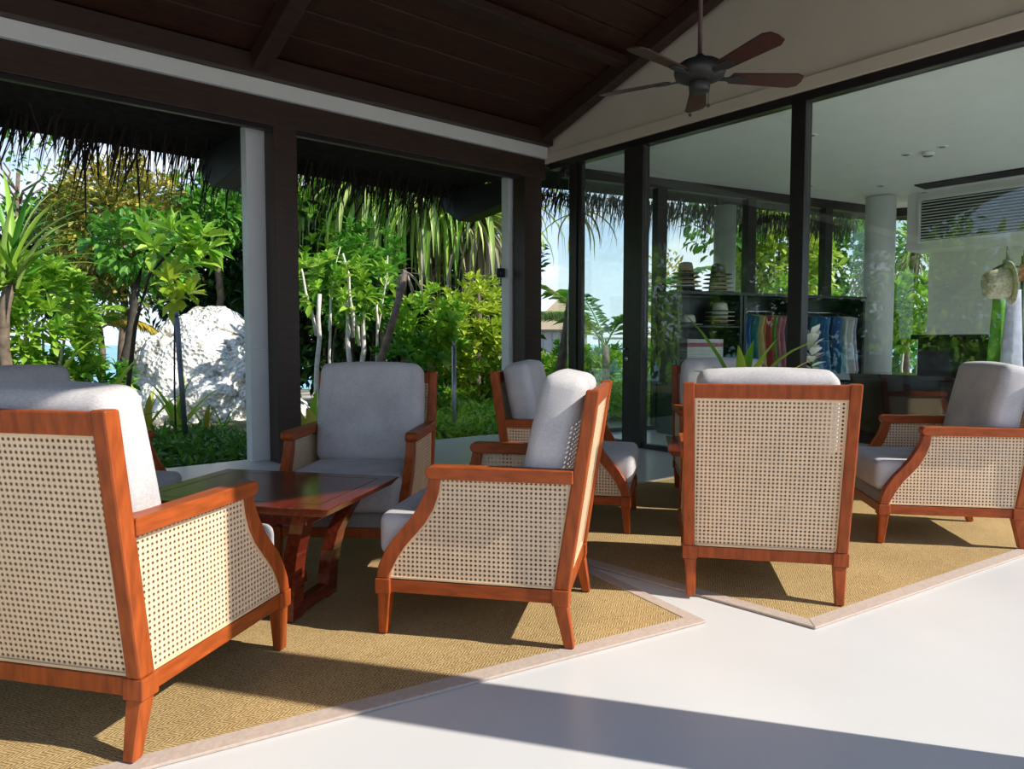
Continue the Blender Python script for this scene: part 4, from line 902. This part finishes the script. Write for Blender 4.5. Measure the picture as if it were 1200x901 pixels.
# white paper ornament on low cabinet
lc = at(1030, 7.6); lowc = empty('low_cabinet', (7.95, 3.35, 0)); box('body', (-.3, -.72, .08), (.3, .5, .70), 'black_gloss', lowc, b=.004); box('top', (-.33, -.75, .70), (.33, .53, .74), 'black_gloss', lowc, b=.004); box('plinth', (-.26, -.68, 0), (.26, .46, .08), 'black_gloss', lowc)
tag(lowc, 'low glossy black cabinet inside the glass, behind the chairs', 'cabinet')
op_ = at(951, 7.1); o = empty('white_orchid', (op_.x, op_.y, 0)); lathe('pot', [(.09, 0), (.11, .02), (.13, .62), (.12, .63)], 'black_gloss', o, 20)
tube('stem', [(0, 0, .6), (.0, 0, .9)], .012, 'leaf_green', o, 6)
for k in range(16):
    pt = leaf_mesh('petal'); q = bpy.data.objects.new('petal', pt); COL.objects.link(q); q.parent = o; a = k * 2.4; s_ = .16; q.location = (0, 0, .78 + .022 * k); q.rotation_euler = (0, -math.radians(20 + 3 * k), a); q.scale = (s_, s_ * .8, s_)
tag(o, 'white petalled ornament in a tall black pot inside the shop', 'ornament')
# counter
cn = empty('shop_counter', (8.75, 2.55, 0)); box('front_panel', (-.28, -1.3, 0), (-.24, .62, 1.10), 'black_gloss', cn, b=.003); box('body', (-.235, -1.28, .02), (.24, .60, 1.095), 'black_gloss', cn); box('worktop', (-.33, -1.35, 1.10), (.30, .68, 1.15), 'black_gloss', cn, b=.008)
for k in range(3): box('door_panel', (-.295, -1.22 + k * .6, .1), (-.281, -.66 + k * .6, 1.02), 'black_gloss', cn, b=.004)
tag(cn, 'tall black counter in front of the white shop wall', 'counter')
# clothes stand with hat
cs = at(1195, 5.35); o = empty('clothes_stand', (cs.x, cs.y, 0)); lathe('base', [(.22, 0), (.22, .02), (.03, .05)], 'shade_black', o, 24); tube('pole', [(0, 0, .04), (0, 0, 1.70)], .016, 'shade_black', o, 8)
rv = RT
for s in (-1, 1): tube('arm', [(0, 0, 1.62), (rv.x * s * .14, rv.y * s * .14, 1.64), (rv.x * s * .22, rv.y * s * .22, 1.60)], .011, 'shade_black', o, 6)
tube('hook', [(0, 0, 1.68), (0, 0, 1.74), (.03, 0, 1.76), (.05, 0, 1.73)], .006, 'chrome', o, 6); tag(o, 'black clothes stand with garments and a straw hat', 'clothes stand')
hp_ = at(1181, 5.12); o = empty('straw_hat', (hp_.x, hp_.y, zy(332, 5.12))); dirc = (Vector((0, 0, HCAM)) - o.location); 
M_ = Matrix.Rotation(math.atan2(-RT.y, -RT.x) - .30, 4, 'Z') @ Matrix.Rotation(math.radians(95), 4, 'Y')
lathe('brim', [(.150, .012), (.155, .004), (.12, -.008), (.09, -.004)], 'straw_light', o, 28).data.transform(M_)
lathe('crown', [(.108, -.005), (.106, .08), (.10, .135), (.08, .165), (.02, .155)], 'straw_light', o, 28).data.transform(M_)
bd = lathe('hat_band', [(.111, .0), (.109, .025)], 'straw', o, 28); bd.data.transform(M_); tag(o, 'woven straw sun hat hanging on the clothes stand', 'hat')
def drape(px, Z, y0, y1, wpx, mat, lab, off=0):
    p = at(px, Z); w = wpx / FPX * Z; z0, z1 = zy(y0, Z), zy(y1, Z); o = empty('draped_garment', (p.x, p.y, z1)); V, F = [], []; n = 14; m_ = 8
    for j in range(m_ + 1):
        f = j / m_; hw = w * (.30 + .25 * f)
        for i in range(n):
            a = 2 * PI * i / n; c = RT * (math.cos(a) * hw) + FW * (math.sin(a) * (.03 + .012 * f * math.sin(i * 2.7))); V.append((c.x, c.y, (z0 - z1) * (1 - f)))
        if j:
            for i in range(n): F.append(((j - 1) * n + i, (j - 1) * n + (i + 1) % n, j * n + (i + 1) % n, j * n + i))
    F.append(list(range(n))[::-1]); mk('cloth', V, F, mat, o, True); lathe('strap', [(.012, z0 - z1 - .01), (.008, z0 - z1 + .1)], mat, o, 8); tag(o, lab, 'garment')
drape(1168, 5.3, 345, 425, 22, 'cloth_green', 'green garment hanging under the straw hat')
drape(1185, 5.22, 340, 440, 26, 'cloth_lavender', 'pale lavender garment hanging beside the green one')
drape(1176, 5.4, 305, 372, 16, 'cloth_khaki', 'khaki strap top hanging behind the straw hat')
drape(1204, 5.45, 300, 440, 30, 'cloth_navy', 'dark navy garment at the edge of the clothes stand')
drape(1196, 5.2, 310, 330, 14, 'cloth_skin', 'tan leather bag strap on the clothes stand')
# ------------------------------------------------------------------ potted plant on the second table
pp = Vector((3.60, 2.26, .4835)); o = empty('potted_plant', pp); lathe('pot', [(.06, 0), (.08, .01), (.095, .20), (.09, .21), (.08, .20)], 'pot', o, 24)
lathe('soil', [(.078, .185), (.082, .195)], 'bark_dark', o, 20)
for k, (az, el, L, w, dr, mt) in enumerate(((2.5, 66, .52, .05, .5, 'leaf_green'), (2.9, 50, .34, .07, 1.0, 'leaf_green'), (-.6, 60, .55, .035, 1.4, 'leaf_bright'), (-.9, 45, .42, .03, .5, 'leaf_gold'), (.2, 80, .34, .07, .7, 'leaf_green'), (3.6, 70, .36, .06, .9, 'leaf_bright'), (-2.0, 68, .30, .07, .7, 'leaf_lime'), (-1.3, 75, .36, .06, .6, 'leaf_bright'), (1.2, 55, .3, .06, .9, 'leaf_green'))):
    b_ = bpy.data.objects.new('leaf_blade', blade_mesh(mt, math.radians(el), dr, w / L)); COL.objects.link(b_); b_.parent = o; b_.location = (0, 0, .19); b_.rotation_euler = (0, 0, az); b_.scale = (L * 1.3,) * 3
tag(o, 'potted plant with long arching green leaves on the dark table', 'plant')
